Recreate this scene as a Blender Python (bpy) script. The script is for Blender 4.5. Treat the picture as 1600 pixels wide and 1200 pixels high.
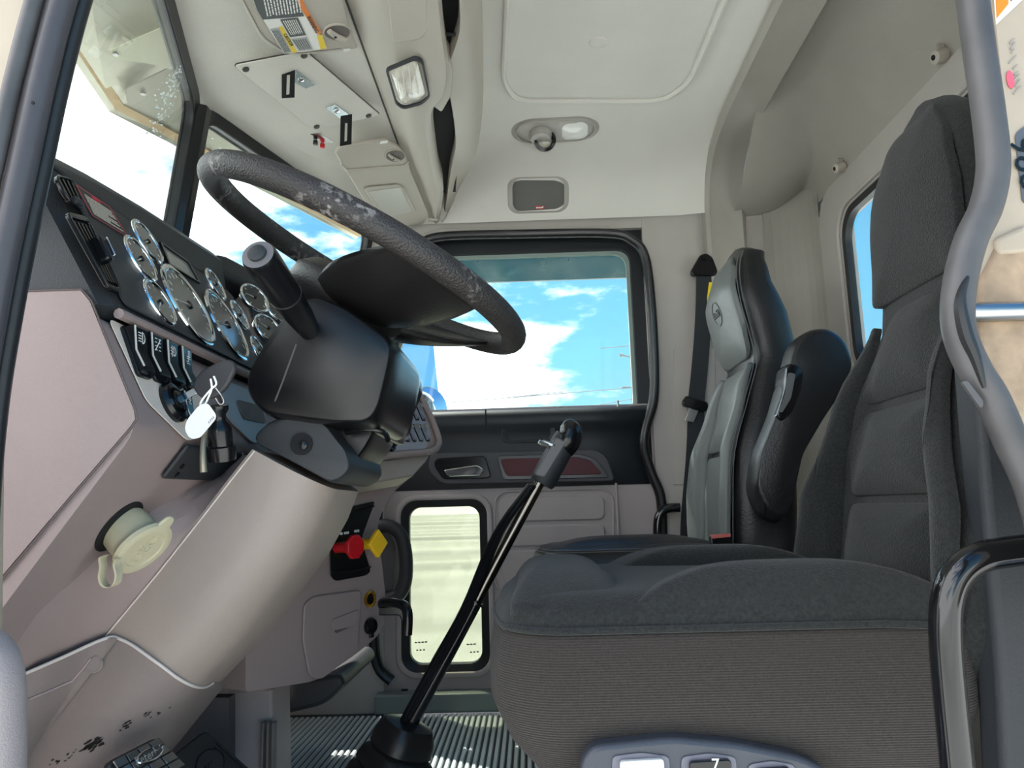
import bpy, math, random
from mathutils import Vector, Matrix
random.seed(7)
for o in list(bpy.data.objects): bpy.data.objects.remove(o)
SC = bpy.context.scene
COL = SC.collection
V = Vector

# ---------------------------------------------------------------- camera
FPX = 1200.0                       # focal length in pixels of the 1600x1200 frame
CAM = V((0.0, 0.0, 0.60))
YAW, PIT, ROL = math.radians(1.05), math.radians(9.2), math.radians(1.6)
cf = V((-math.sin(YAW)*math.cos(PIT), math.cos(YAW)*math.cos(PIT), math.sin(PIT)))
r0 = V((math.cos(YAW), math.sin(YAW), 0)); u0 = r0.cross(cf)
cr = r0*math.cos(ROL) - u0*math.sin(ROL)
cu = r0*math.sin(ROL) + u0*math.cos(ROL)
cam = bpy.data.objects.new('camera', bpy.data.cameras.new('camera'))
COL.objects.link(cam)
m = Matrix((cr, cu, -cf)).transposed().to_4x4(); m.translation = CAM
cam.matrix_world = m
cam.data.sensor_fit = 'HORIZONTAL'; cam.data.sensor_width = 36.0
cam.data.lens = 36.0*FPX/1600.0
cam.data.clip_start = 0.02; cam.data.clip_end = 2000
SC.camera = cam
SC.view_settings.view_transform = 'Standard'; SC.view_settings.look = 'None'
SC.view_settings.gamma = 1.0; SC.view_settings.use_curve_mapping = False
SC.view_settings.exposure = 0.68

# ---------------------------------------------------------------- sky and sun
def lin(c):
    return tuple(((x/255)/12.92 if x/255 <= .04045 else (((x/255)+.055)/1.055)**2.4) for x in c)

W = bpy.data.worlds.new('sky'); SC.world = W; W.use_nodes = True
nt = W.node_tree; nt.nodes.clear()
def N(t, **k):
    n = nt.nodes.new(t)
    for a, b in k.items(): setattr(n, a, b)
    return n
wo = N('ShaderNodeOutputWorld'); bg = N('ShaderNodeBackground'); tc = N('ShaderNodeTexCoord')
sx = N('ShaderNodeSeparateXYZ'); nt.links.new(tc.outputs['Generated'], sx.inputs[0])
rp = N('ShaderNodeValToRGB'); nt.links.new(sx.outputs['Z'], rp.inputs[0])
el = rp.color_ramp.elements
el[0].position = 0.0; el[0].color = (.66, .86, 1.0, 1)
el[1].position = .62; el[1].color = (.06, .25, .60, 1)
e = el.new(.10); e.color = (.30, .64, .90, 1)
e = el.new(.24); e.color = (.20, .56, .84, 1)
mp = N('ShaderNodeMapping'); mp.inputs['Scale'].default_value = (2.6, 2.6, 7.0)
mp.inputs['Location'].default_value = (.9, .45, .2)
nt.links.new(tc.outputs['Generated'], mp.inputs[0])
nz = N('ShaderNodeTexNoise'); nz.inputs['Scale'].default_value = 1.5
nz.inputs['Detail'].default_value = 7; nz.inputs['Roughness'].default_value = .56
nt.links.new(mp.outputs[0], nz.inputs['Vector'])
# cloud cover thickens towards the horizon
hm = N('ShaderNodeMapRange'); hm.inputs['From Min'].default_value = 0.0; hm.inputs['From Max'].default_value = .24
hm.inputs['To Min'].default_value = .26; hm.inputs['To Max'].default_value = -.07
nt.links.new(sx.outputs['Z'], hm.inputs['Value'])
ad0 = N('ShaderNodeMath', operation='ADD'); nt.links.new(nz.outputs['Fac'], ad0.inputs[0]); nt.links.new(hm.outputs[0], ad0.inputs[1])
ad = N('ShaderNodeMath', operation='MULTIPLY_ADD'); nt.links.new(sx.outputs['X'], ad.inputs[0]); ad.inputs[1].default_value = -.42   # the cloud bank lies ahead of the truck
nt.links.new(ad0.outputs[0], ad.inputs[2])
cl = N('ShaderNodeMapRange', interpolation_type='SMOOTHSTEP'); cl.inputs['From Min'].default_value = .50; cl.inputs['From Max'].default_value = .64
nt.links.new(ad.outputs[0], cl.inputs['Value'])
mx = N('ShaderNodeMix', data_type='RGBA'); nt.links.new(cl.outputs[0], mx.inputs[0])
nt.links.new(rp.outputs[0], mx.inputs[6]); mx.inputs[7].default_value = (2.5, 2.55, 2.6, 1)
nt.links.new(mx.outputs[2], bg.inputs['Color']); bg.inputs['Strength'].default_value = 1.0
nt.links.new(bg.outputs[0], wo.inputs[0])

sd = bpy.data.lights.new('sun', 'SUN'); sd.energy = 7.0; sd.angle = math.radians(.6); sd.color = (1, .95, .87)
so = bpy.data.objects.new('sun', sd); COL.objects.link(so)
so.rotation_euler = V((.30, -.34, -.89)).to_track_quat('-Z', 'Y').to_euler()
so.location = (0, 3, 6)

# ---------------------------------------------------------------- pixel -> place helpers
def ray(x, y): return cf + cr*((x-800)/FPX) - cu*((y-600)/FPX)
def U(x, y, Y=None, X=None, Z=None):
    d = ray(x, y)
    if Y is not None: t = (Y-CAM.y)/d.y
    elif X is not None: t = (X-CAM.x)/d.x
    else: t = (Z-CAM.z)/d.z
    return CAM + d*t
def UP(x, y, p0, n):
    d = ray(x, y); return CAM + d*((p0-CAM).dot(n)/d.dot(n))

# ---------------------------------------------------------------- materials
MATS = {}
def mat(name, c, rough=.5, metal=0.0, bump=None, var=.04, coat=0.0, spec=.5, varscale=6.0, emit=None, alpha=None, trans=None, sheen=0, ior=1.45):
    """c is sRGB 0-255. bump=(scale,strength)."""
    if name in MATS: return MATS[name]
    M = bpy.data.materials.new(name); M.use_nodes = True
    t = M.node_tree; b = t.nodes['Principled BSDF']
    L = lin(c)
    b.inputs['Roughness'].default_value = rough; b.inputs['Metallic'].default_value = metal
    b.inputs['Specular IOR Level'].default_value = spec; b.inputs['IOR'].default_value = ior
    b.inputs['Coat Weight'].default_value = coat; b.inputs['Coat Roughness'].default_value = .08
    b.inputs['Sheen Weight'].default_value = sheen
    tcn = t.nodes.new('ShaderNodeTexCoord')
    if var:
        n = t.nodes.new('ShaderNodeTexNoise'); n.inputs['Scale'].default_value = varscale; n.inputs['Detail'].default_value = 5
        t.links.new(tcn.outputs['Object'], n.inputs['Vector'])
        r = t.nodes.new('ShaderNodeValToRGB'); t.links.new(n.outputs['Fac'], r.inputs[0])
        r.color_ramp.elements[0].position = .3; r.color_ramp.elements[1].position = .7
        r.color_ramp.elements[0].color = tuple(max(0, x*(1-var)) for x in L)+(1,)
        r.color_ramp.elements[1].color = tuple(min(1, x*(1+var)) for x in L)+(1,)
        t.links.new(r.outputs[0], b.inputs['Base Color'])
    else:
        b.inputs['Base Color'].default_value = L+(1,)
    if bump:
        n2 = t.nodes.new('ShaderNodeTexNoise'); n2.inputs['Scale'].default_value = bump[0]; n2.inputs['Detail'].default_value = 3
        t.links.new(tcn.outputs['Object'], n2.inputs['Vector'])
        bn = t.nodes.new('ShaderNodeBump'); bn.inputs['Strength'].default_value = bump[1]; bn.inputs['Distance'].default_value = .002
        t.links.new(n2.outputs['Fac'], bn.inputs['Height']); t.links.new(bn.outputs[0], b.inputs['Normal'])
    if emit:
        b.inputs['Emission Color'].default_value = lin(emit[0])+(1,); b.inputs['Emission Strength'].default_value = emit[1]
    if trans is not None: b.inputs['Transmission Weight'].default_value = trans
    if alpha is not None: b.inputs['Alpha'].default_value = alpha
    MATS[name] = M
    return M

def glass(name, tint, dirt=.06, rough=.02):
    """thin pane: transparent with a clear-coat reflection and a little dust"""
    M = bpy.data.materials.new(name); M.use_nodes = True; t = M.node_tree; t.nodes.clear()
    o = t.nodes.new('ShaderNodeOutputMaterial'); tr = t.nodes.new('ShaderNodeBsdfTransparent'); gl = t.nodes.new('ShaderNodeBsdfGlossy')
    tr.inputs[0].default_value = tint+(1,); gl.inputs['Roughness'].default_value = rough
    lw = t.nodes.new('ShaderNodeLayerWeight'); pw_ = t.nodes.new('ShaderNodeMath'); pw_.operation = 'POWER'; pw_.inputs[1].default_value = 4.0
    t.links.new(lw.outputs['Facing'], pw_.inputs[0])
    fz = t.nodes.new('ShaderNodeMath'); fz.operation = 'MULTIPLY_ADD'; fz.inputs[1].default_value = .6; fz.inputs[2].default_value = .025
    t.links.new(pw_.outputs[0], fz.inputs[0])
    a = t.nodes.new('ShaderNodeMixShader'); t.links.new(fz.outputs[0], a.inputs[0]); t.links.new(tr.outputs[0], a.inputs[1]); t.links.new(gl.outputs[0], a.inputs[2])
    df = t.nodes.new('ShaderNodeBsdfDiffuse'); df.inputs[0].default_value = (.75, .75, .7, 1)
    tcn = t.nodes.new('ShaderNodeTexCoord'); n = t.nodes.new('ShaderNodeTexNoise'); n.inputs['Scale'].default_value = 9; n.inputs['Detail'].default_value = 8
    t.links.new(tcn.outputs['Object'], n.inputs['Vector'])
    mr = t.nodes.new('ShaderNodeMapRange'); mr.inputs['From Min'].default_value = .35; mr.inputs['From Max'].default_value = .8
    mr.inputs['To Max'].default_value = dirt; t.links.new(n.outputs['Fac'], mr.inputs[0])
    b = t.nodes.new('ShaderNodeMixShader'); t.links.new(mr.outputs[0], b.inputs[0]); t.links.new(a.outputs[0], b.inputs[1]); t.links.new(df.outputs[0], b.inputs[2])
    t.links.new(b.outputs[0], o.inputs[0]); MATS[name] = M
    return M

mauve   = mat('mauve_plastic', (150, 134, 131), .5, bump=(900, .25), var=.03)
mauve2  = mat('mauve_grey_kick_plastic', (128, 117, 113), .55, bump=(800, .3), var=.05)
warmgr  = mat('taupe_column_plastic', (153, 140, 131), .45, bump=(900, .25), var=.03)
dgrey   = mat('door_grey_plastic', (172, 161, 159), .55, bump=(700, .3), var=.04)
liner   = mat('headliner_grey', (222, 219, 212), .5, bump=(500, .15), var=.03)
hdrgrey = mat('header_grey_vinyl', (216, 212, 203), .6, bump=(420, .45), var=.04)
congrey = mat('console_grey_plastic', (184, 177, 166), .42, bump=(600, .2), var=.03)
pilgrey = mat('pillar_grey_plastic', (182, 176, 170), .5, bump=(600, .25), var=.04)
covegrey= mat('cove_grey_plastic', (168, 163, 154), .42, bump=(260, .35), var=.05)
blackp  = mat('black_dash_plastic', (44, 47, 50), .5, bump=(700, .35), var=.06)
blackd  = mat('black_door_vinyl', (26, 30, 36), .42, bump=(600, .2), var=.05)
blackg  = mat('gloss_black_plastic', (20, 21, 23), .18, var=0)
blacks  = mat('satin_black_plastic', (18, 18, 19), .27, bump=(900, .12), var=.05)
rubber  = mat('black_rubber', (30, 31, 33), .38, bump=(120, .1), var=.1)
voidb   = mat('dark_cavity', (12, 12, 16), .8, var=0)
chrome  = mat('chrome', (232, 235, 238), .07, metal=1, var=0)
steel   = mat('brushed_steel', (170, 170, 168), .3, metal=1, bump=(60, .1), var=.06)
white   = mat('white_print', (235, 235, 230), .6, var=0)
redp    = mat('red_plastic', (196, 24, 34), .3, var=.08)
yellowp = mat('yellow_plastic', (248, 196, 40), .38, var=.05)
fabric  = mat('charcoal_seat_fabric', (27, 30, 30), .95, bump=(420, 1.0), var=.55, varscale=230, sheen=.12)
leather = mat('black_leather', (28, 29, 31), .36, bump=(260, .3), var=.08)
leatherg= mat('grey_leather', (112, 118, 117), .46, bump=(240, .25), var=.05)

# ---------------------------------------------------------------- mesh helpers
def tag(o, label=None, cat=None, group=None, kind=None):
    if label: o['label'] = label
    if cat: o['category'] = cat
    if group: o['group'] = group
    if kind: o['kind'] = kind
    return o
def root_loc(p):
    while p.parent: p = p.parent
    return p.location.copy()
def thing(name, loc, label=None, cat=None, group=None, kind=None):
    o = bpy.data.objects.new(name, None); COL.objects.link(o); o.location = loc; o.empty_display_size = .05
    return tag(o, label, cat, group, kind)

class MB:
    def __init__(s): s.v = []; s.f = []
    def add(s, vs, fs):
        b = len(s.v); s.v += [V(x) for x in vs]; s.f += [tuple(i+b for i in f) for f in fs]; return s
    def grid(s, rows, cu_=False, cv_=False, capa=False, capb=False):
        n, k = len(rows), len(rows[0]); fs = []
        for i in range(n if cv_ else n-1):
            for j in range(k if cu_ else k-1):
                a, b = i, (i+1) % n; c, d = j, (j+1) % k
                fs.append((a*k+c, a*k+d, b*k+d, b*k+c))
        if capa: fs.append(tuple(reversed(range(k))))
        if capb: fs.append(tuple((n-1)*k+j for j in range(k)))
        return s.add([p for r in rows for p in r], fs)
    def prism(s, poly, vec):
        n = len(poly); vec = V(vec); a = [V(p) for p in poly]
        vs = a+[p+vec for p in a]
        fs = [tuple(range(n)), tuple(reversed(range(n, 2*n)))]+[(j, j+n, (j+1) % n+n, (j+1) % n) for j in range(n)]
        return s.add(vs, fs)
    def box(s, c, size, ux=V((1, 0, 0)), uy=V((0, 1, 0))):
        c = V(c); ux = V(ux).normalized(); uz = ux.cross(V(uy)).normalized(); uy = uz.cross(ux)
        h = [x/2 for x in size]
        poly = [c+ux*(a*h[0])+uy*(b*h[1])-uz*h[2] for a, b in ((-1, -1), (1, -1), (1, 1), (-1, 1))]
        return s.prism(poly, uz*size[2])
    def tube(s, path, r, n=12, closed=False, cap=True, sq=1.0):
        P = [V(p) for p in path]; k = len(P); rows = []
        R = r if isinstance(r, (list, tuple)) else [r]*k
        ref = None
        for i in range(k):
            if closed: t = (P[(i+1) % k]-P[i-1])
            else: t = P[min(i+1, k-1)]-P[max(i-1, 0)]
            t.normalize()
            if ref is None:
                ref = V((0, 0, 1)) if abs(t.z) < .9 else V((1, 0, 0))
            a = (ref-t*ref.dot(t)).normalized(); b = t.cross(a); ref = a
            rows.append([P[i]+(a*math.cos(2*math.pi*j/n)+b*math.sin(2*math.pi*j/n)*sq)*R[i] for j in range(n)])
        return s.grid(rows, True, closed, cap and not closed, cap and not closed)
    def lathe(s, prof, o, ax, n=32, cap=True):
        """prof: list of (radius, height along ax)"""
        o = V(o); ax = V(ax).normalized(); a = ax.orthogonal().normalized(); b = ax.cross(a)
        rows = [[o+ax*h+(a*math.cos(2*math.pi*j/n)+b*math.sin(2*math.pi*j/n))*r for j in range(n)] for r, h in prof]
        return s.grid(rows, True, False, cap, cap)
    def frame(s, outer, inner, vec):
        """ring between two same-count loops, extruded by vec"""
        n = len(outer); vec = V(vec); O = [V(p) for p in outer]; I = [V(p) for p in inner]
        vs = O+I+[p+vec for p in O]+[p+vec for p in I]; fs = []
        for j in range(n):
            k = (j+1) % n
            fs += [(j, k, n+k, n+j), (2*n+k, 2*n+j, 3*n+j, 3*n+k), (k, j, 2*n+j, 2*n+k), (n+j, n+k, 3*n+k, 3*n+j)]
        return s.add(vs, fs)

def obj(name, mb, ma, parent=None, smooth=True, bevel=0, seg=3, sub=0, loc=None, angle=40, **tg):
    me = bpy.data.meshes.new(name)
    if parent is not None: off = root_loc(parent)
    elif loc is not None: off = V(loc)
    else:
        xs = [p.x for p in mb.v]; ys = [p.y for p in mb.v]; zs = [p.z for p in mb.v]
        off = V(((min(xs)+max(xs))/2, (min(ys)+max(ys))/2, min(zs)))
    me.from_pydata([tuple(p-off) for p in mb.v], [], mb.f); me.update()
    import bmesh
    bm = bmesh.new(); bm.from_mesh(me); bmesh.ops.recalc_face_normals(bm, faces=bm.faces); bm.to_mesh(me); bm.free()
    o = bpy.data.objects.new(name, me); COL.objects.link(o)
    if parent is not None: o.parent = parent
    else: o.location = off
    if isinstance(ma, (list, tuple)):
        for q in ma: me.materials.append(q)
    else: me.materials.append(ma)
    if bevel:
        d = o.modifiers.new('bevel', 'BEVEL'); d.width = bevel; d.segments = seg; d.limit_method = 'ANGLE'; d.angle_limit = math.radians(35); d.harden_normals = False
    if sub:
        d = o.modifiers.new('subdivision', 'SUBSURF'); d.levels = sub; d.render_levels = sub
    if smooth:
        for p in me.polygons: p.use_smooth = True
        if not sub:
            try: me.set_sharp_from_angle(angle=math.radians(angle))
            except Exception: pass
    return tag(o, **tg)

def bez(pts, n=8, closed=False):
    """Catmull-Rom through pts (any dimension)"""
    P = [V(p) for p in pts]; k = len(P); out = []
    for i in range(k if closed else k-1):
        if closed: a, b, c, d = P[i-1], P[i], P[(i+1) % k], P[(i+2) % k]
        else: a, b, c, d = P[max(i-1, 0)], P[i], P[i+1], P[min(i+2, k-1)]
        for j in range(n):
            t = j/n
            out.append(.5*((2*b)+(c-a)*t+(2*a-5*b+4*c-d)*t*t+(3*b-a-3*c+d)*t**3))
    if not closed: out.append(P[-1])
    return out
def rr(w, h, r, n=5, cx=0, cy=0):
    out = []
    for sx_, sy_, a0 in ((1, 1, 0), (-1, 1, 90), (-1, -1, 180), (1, -1, 270)):
        for j in range(n+1):
            a = math.radians(a0+90*j/n)
            out.append((cx+sx_*(w/2-r)+r*math.cos(a), cy+sy_*(h/2-r)+r*math.sin(a)))
    return out
def fr(o, ux, uy):
    o = V(o); ux = V(ux).normalized(); uz = ux.cross(V(uy)).normalized(); uy2 = uz.cross(ux)
    f = lambda a, b, c=0: o+ux*a+uy2*b+uz*c
    f.o, f.x, f.y, f.z = o, ux, uy2, uz
    return f
def rnd(poly, r, n=5):
    """round the corners of a 3D polygon"""
    P = [V(p) for p in poly]; k = len(P); out = []
    for i in range(k):
        a, b, c = P[i-1], P[i], P[(i+1) % k]
        rr_ = r[i] if isinstance(r, (list, tuple)) else r
        e1 = (a-b); e2 = (c-b); l = min(rr_, e1.length*.48, e2.length*.48)
        p = b+e1.normalized()*l; q = b+e2.normalized()*l
        for j in range(n+1):
            t = j/n; out.append(p*(1-t)**2+b*2*t*(1-t)+q*t*t)
    return out
def pillow(mapf, outline, h, rings=6, power=2.2, ctr=None, side=0.0):
    """puffed pad over a 2D outline; mapf(a,b,c) places it"""
    if ctr is None: ctr = (sum(p[0] for p in outline)/len(outline), sum(p[1] for p in outline)/len(outline))
    mb = MB(); rows = []
    if side: rows.append([mapf(p[0], p[1], -side) for p in outline])
    for i in range(rings+1):
        s = 1-(i/rings)**1.6*.985 if i else 1
        c = h*(1-s**power)
        if i == 0: c = 0
        rows.append([mapf(ctr[0]+(p[0]-ctr[0])*s, ctr[1]+(p[1]-ctr[1])*s, c) for p in outline])
    mb.grid(rows, True, False, True, True)
    return mb
def text(name, s, o, ux, uy, size, ma, parent=None, ext=.0003, align='CENTER', sx_=1.0, **tg):
    c = bpy.data.curves.new(name, 'FONT'); c.body = s; c.size = size; c.align_x = align; c.align_y = 'CENTER'; c.extrude = ext
    c.resolution_u = 2
    t = bpy.data.objects.new(name, c); COL.objects.link(t)
    dg = bpy.context.evaluated_depsgraph_get(); me = bpy.data.meshes.new_from_object(t.evaluated_get(dg))
    bpy.data.objects.remove(t); bpy.data.curves.remove(c)
    f = fr(o, ux, uy)
    off = root_loc(parent) if parent else V(o)
    for v in me.vertices: v.co = f(v.co.x*sx_, v.co.y, v.co.z)-off
    me.materials.clear(); me.materials.append(ma)
    ob = bpy.data.objects.new(name, me); COL.objects.link(ob)
    if parent: ob.parent = parent
    else: ob.location = off
    return tag(ob, **tg)
def lerp(a, b, t): return a+(b-a)*t
def interp(tab, x):
    if x <= tab[0][0]: return tab[0][1]
    for (a, b), (c, d) in zip(tab, tab[1:]):
        if x <= c:
            t = (x-a)/(c-a); t2 = t*t*(3-2*t); return b+(d-b)*(t*.5+t2*.5)
    return tab[-1][1]
def sstep(a, b, x):
    t = max(0, min(1, (x-a)/(b-a))); return t*t*(3-2*t)
from mathutils.bvhtree import BVHTree
def stick(o, px, off=.001):
    """lay a pixel polyline on the surface of an object already built"""
    base = root_loc(o) if o.parent else o.location
    tr = BVHTree.FromPolygons([v.co+base for v in o.data.vertices], [tuple(p.vertices) for p in o.data.polygons])
    out = []
    for a, b in px:
        d = ray(a, b).normalized(); h = tr.ray_cast(CAM, d)
        if h[0] is not None: out.append(h[0]-d*off)
    return out
def bolt(name, o, ax, r, h, ma, parent, n=6):
    return obj(name, MB().lathe([(r*1.0, 0), (r, h*.7), (r*.8, h)], o, ax, 14), ma, parent)

# ================================================================ the setting
def struct(name, mb, ma, parent=None, label=None, **k):
    o = obj(name, mb, ma, parent, **k)
    if parent is None: o['kind'] = 'structure'
    if label: o['label'] = label
    return o
matrub = mat('ribbed_floor_rubber', (205, 216, 216), .3, bump=(200, .1), var=.12)
fl = struct('floor', MB().box((.05, 1.6, -.03), (1.9, 1.78, .06)), rubber, label='black rubber floor of the cab')
mb = MB()
x = -.86
while x < .42:
    w = .0055
    mb.prism([(x-w, 1.02, 0), (x+w, 1.02, 0), (x+w*.6, 1.02, .004), (x-w*.6, 1.02, .004)], (0, 1.38, 0))
    x += .0165
ob = obj('mat_rib', mb, matrub, fl, smooth=False); ob['kind'] = 'stuff'

# --- headliner -----------------------------------------------------------
YS = [(.74, 1.765), (1.2, 1.765), (1.7, 1.762), (2.0, 1.758), (2.15, 1.752), (2.24, 1.738), (2.31, 1.712), (2.365, 1.672), (2.40, 1.625), (2.42, 1.575), (2.428, 1.54)]
YSF = [(p.x, p.y) for p in bez([(a, b, 0) for a, b in YS], 4)]
def ceil_sec(X, dz=0, dy=0, k=1.0):
    return [V((X, y-dy*sstep(2.1, 2.4, y), z-dz*(1-sstep(2.2, 2.43, y)*.9))) for y, z in YSF]
mb = MB()
Xs = [-.36, -.2, 0, .2, .4, .52, .60, .64]
rows = [ceil_sec(X, .0 if X < .5 else .012*sstep(.5, .62, X), .0 if X < .5 else .02*sstep(.5, .62, X)) for X in Xs]
mb.grid(rows)
mb.grid([[p+V((0, .03, .04)) for p in r] for r in rows])
ceiling = struct('ceiling', mb, liner, label='smooth pale grey moulded headliner')
def CZ(x, y):
    """pixel -> headliner surface"""
    d = ray(x, y); best = None
    for i in range(400):
        t = 1.0+i*.006; p = CAM+d*t
        zz = interp(YSF, p.y) if p.y < YSF[-1][0] else -1
        if p.z >= zz: return p
    return CAM+d*2.4
hat = [U(a, b, Z=1.752) for a, b in ((796, -70), (786, 128), (806, 158), (1036, 158), (1078, 128), (1162, -70))]
hat = [V((min(p.x, .50), p.y, 1.752)) for p in hat]
hp = rnd(hat, [.01, .05, .06, .06, .08, .01], 6)
cx = sum((p for p in hp), V((0, 0, 0)))/len(hp)
inner = [p+(cx-p)*.03 for p in hp]
obj('hatch_panel', MB().prism([p+V((0, 0, .004)) for p in hp], (0, 0, .01)), liner, ceiling, bevel=.004)
obj('hatch_rim', MB().tube(hp, .0075, 8, closed=True), liner, ceiling)
obj('hatch_button', MB().lathe([(.024, .004), (.022, -.004), (.012, -.008), (.001, -.009)], U(935, 66, Z=1.755), (0, 0, 1), 24), liner, ceiling)
# roof skin above so that no light leaks
obj('roof_skin', MB().box((.1, 1.6, 1.85), (1.9, 1.9, .04)), white, ceiling)

# --- roof bow between headliner and rear cove ----------------------------------
mb = MB()
prof = [(.598, .0), (.604, .022), (.616, .03), (.63, .024), (.66, .020), (.70, .022), (.722, .026), (.735, .012), (.738, -.02)]
rows = []
low = [V((0, 2.412, 1.45)), V((0, 2.410, 1.3)), V((0, 2.41, 1.12))]
for X, d in prof:
    r = []
    for i, (y, z) in enumerate(YSF):
        a = YSF[max(0, i-1)]; b = YSF[min(len(YSF)-1, i+1)]
        ty, tz = b[0]-a[0], b[1]-a[1]; l = math.hypot(ty, tz); ny, nz_ = tz/l, -ty/l
        r.append(V((X, y+ny*d, z+nz_*d)))
    for q in low: r.append(V((X, 2.43-d, q.z)))
    rows.append(r)
mb.grid(rows)
struct('trim_1', mb, covegrey, label='grey moulded roof bow behind the headliner')

# --- rear cove + rear wall ------------------------------------------------------
mb = MB()
prof = [(.70, 1.775), (.76, 1.77), (.82, 1.752), (.87, 1.715), (.905, 1.66), (.925, 1.59), (.935, 1.52)]
prof = [(p.x, p.y) for p in bez([(a, b, 0) for a, b in prof], 4)]
rows = []
for X, z in prof:
    r = []
    for t in range(26):
        y = .74+1.70*t/25
        k = sstep(2.0, 2.44, y)
        zz = z-(z-1.50)*k*.9*sstep(1.50, 1.8, z)
        r.append(V((X-.0*k, y, zz)))
    rows.append(r)
mb.grid(rows); mb.grid([[p+V((.05, 0, .05)) for p in r] for r in rows])
# rear corner post, quarter round
for i in range(8):
    a, b = math.pi/2*i/8, math.pi/2*(i+1)/8
    R = .13
    q = lambda a, z: V((.93-R+R*math.sin(a), 2.435-R+R*math.cos(a), z))
    mb.add([q(a, .0), q(b, .0), q(b, 1.66), q(a, 1.66)], [(0, 1, 2, 3)])
struct('wall_back', mb, covegrey, label='dark grey moulded cove and corner at the back of the cab')
# flat frame panel with the window hole (in the Y/Z plane)
XR = .928
def yz(pts, X): return [V((X, a, b)) for a, b in pts]
out = rr(1.30, .60, .10, 8, 1.655, 1.225)
inn = rr(1.05, .475, .085, 8, 1.63, 1.182)
mb = MB().frame(yz(out, XR), yz(inn, XR), (.012, 0, 0))
rw = struct('window_1', mb, pilgrey, label='grey framed rear cab window')
obj('frame_bead', MB().tube(yz(rr(1.075, .50, .09, 8, 1.63, 1.182), XR-.003), .006, 8, closed=True), pilgrey, rw)
obj('rubber_gasket', MB().frame(yz(inn, XR+.002), yz(rr(1.01, .435, .075, 8, 1.63, 1.182), XR+.002), (.02, 0, 0)), rubber, rw)
gpane = glass('window_glass', (.93, .97, .96), .05)
gdusty = glass('dusty_glass', (.55, .57, .49), .10)
obj('pane', MB().prism(yz(rr(1.02, .45, .075, 8, 1.63, 1.182), XR+.014), (.004, 0, 0)), gpane, rw)
for a, b in ((1258, 408), (1266, 500), (1267, 600)):
    p = U(a, b, X=XR-.002); obj('screw', MB().lathe([(.006, 0), (.006, -.003), (.003, -.005)], p, (1, 0, 0), 12), pilgrey, rw)
# rest of the rear wall: below, sides
mb = MB()
mb.box((.955, 1.6, .46), (.03, 1.72, .95)); mb.box((.955, .87, 1.1725), (.03, .24, .474)); mb.box((.955, 2.31, 1.1725), (.03, .30, .474)); mb.box((.955, 1.6, 1.55), (.03, 1.72, .28))
struct('wall_rear_lower', mb, pilgrey, label='grey rear wall of the cab behind the seats', smooth=False)
# two grey clips on the top edge of the rear window frame
for (a, b, s) in ((1469, 88, 1.0), (1312, 262, .95)):
    p = U(a, b, X=XR-.012)
    t = thing('curtain_clip', p, ('grey plastic curtain clip on rear window frame behind the driver seat' if a > 1400 else 'small grey plastic curtain clip at the passenger corner of the rear window frame'), 'clip', 'curtain clips on the rear window frame')
    obj('body', MB().lathe([(.016*s, -.012), (.017*s, .0), (.015*s, .014), (.011*s, .017)], p, (-1, -.15, -.25), 14), congrey, t)
    obj('hole', MB().lathe([(.006*s, .0168), (.006*s, .0178)], p, (-1, -.15, -.25), 12), voidb, t)
    obj('tab', MB().box(p+V((.002, .0, .018)), (.016, .012, .02)), covegrey, t, bevel=.003)

# --- passenger side wall around the door -------------------------------------------
mb = MB()
YW = 2.44
mb.box((.665, YW+.015, .77), (.53, .03, 1.58)); mb.box((-.05, YW+.015, 1.545), (.899, .03, .075)); mb.box((-.68, YW+.015, .48), (.44, .03, .99)); mb.box((-.475, YW+.015, 1.2), (.06, .03, .7))
wr = struct('wall_right', mb, pilgrey, label='grey pillar trim around the passenger door', smooth=False)
# visible plate steps on that wall
def py(pts, Y): return [U(a, b, Y=Y) for a, b in pts]
obj('upper_trim', MB().prism(py([(640, 377), (655, 366), (690, 356), (951, 352), (952, 366), (700, 372)], YW-.006), (0, .01, 0)), pilgrey, wr, bevel=.002)
obj('pillar_panel', MB().prism(py([(1052, 545), (1118, 543), (1118, 758), (1052, 758)], YW-.004), (0, .01, 0)), pilgrey, wr, bevel=.003)
obj('pillar_panel', MB().prism(py([(1046, 762), (1118, 760), (1118, 860), (1046, 860)], YW-.004), (0, .01, 0)), pilgrey, wr, bevel=.003)
# door opening reveal
# --- passenger door -------------------------------------------------------------------
door = thing('door_1', (0, 2.46, .03), 'passenger door with wind-up window and a low look-out window', None, None, 'structure')
YD = 2.462
def xz(pts, Y): return [V((a, Y, b)) for a, b in pts]
wo_ = rr(.76, .60, .07, 7, .03, 1.19)         # upper window: frame outer / glass
wi_ = rr(.635, .515, .045, 7, .03, 1.172)
fo = [p for p in wo_]
def wcor(d): return rnd(xz([(.345+d, 1.428+d), (-.262-d*.6, 1.428+d), (-.415-d, 1.12), (-.44-d, .90-d), (.345+d, .90-d)], YD), [.05, .05, .05, .03, .04], 7)
obj('window_frame', MB().frame(rnd(xz([(.445, 1.518), (-.36, 1.518), (-.50, 1.25), (-.50, .84), (.445, .84)], YD), .04, 7), wcor(.012), (0, .03, 0)), blackd, door, bevel=.004)
obj('glass_run', MB().frame([p+V((0, .008, 0)) for p in wcor(.016)], [p+V((0, .008, 0)) for p in wcor(.0)], (0, .012, 0)), mat('grey_green_edge', (140, 156, 150), .4), door)
obj('window_pane', MB().prism([p+V((0, .022, 0)) for p in wcor(.01)], (0, .004, 0)), gpane, door)
obj('rain_guard', MB().box((.03, 2.52, 1.412), (.70, .012, .105)), glass('smoked_visor', (.33, .40, .36), .25), door)
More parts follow.
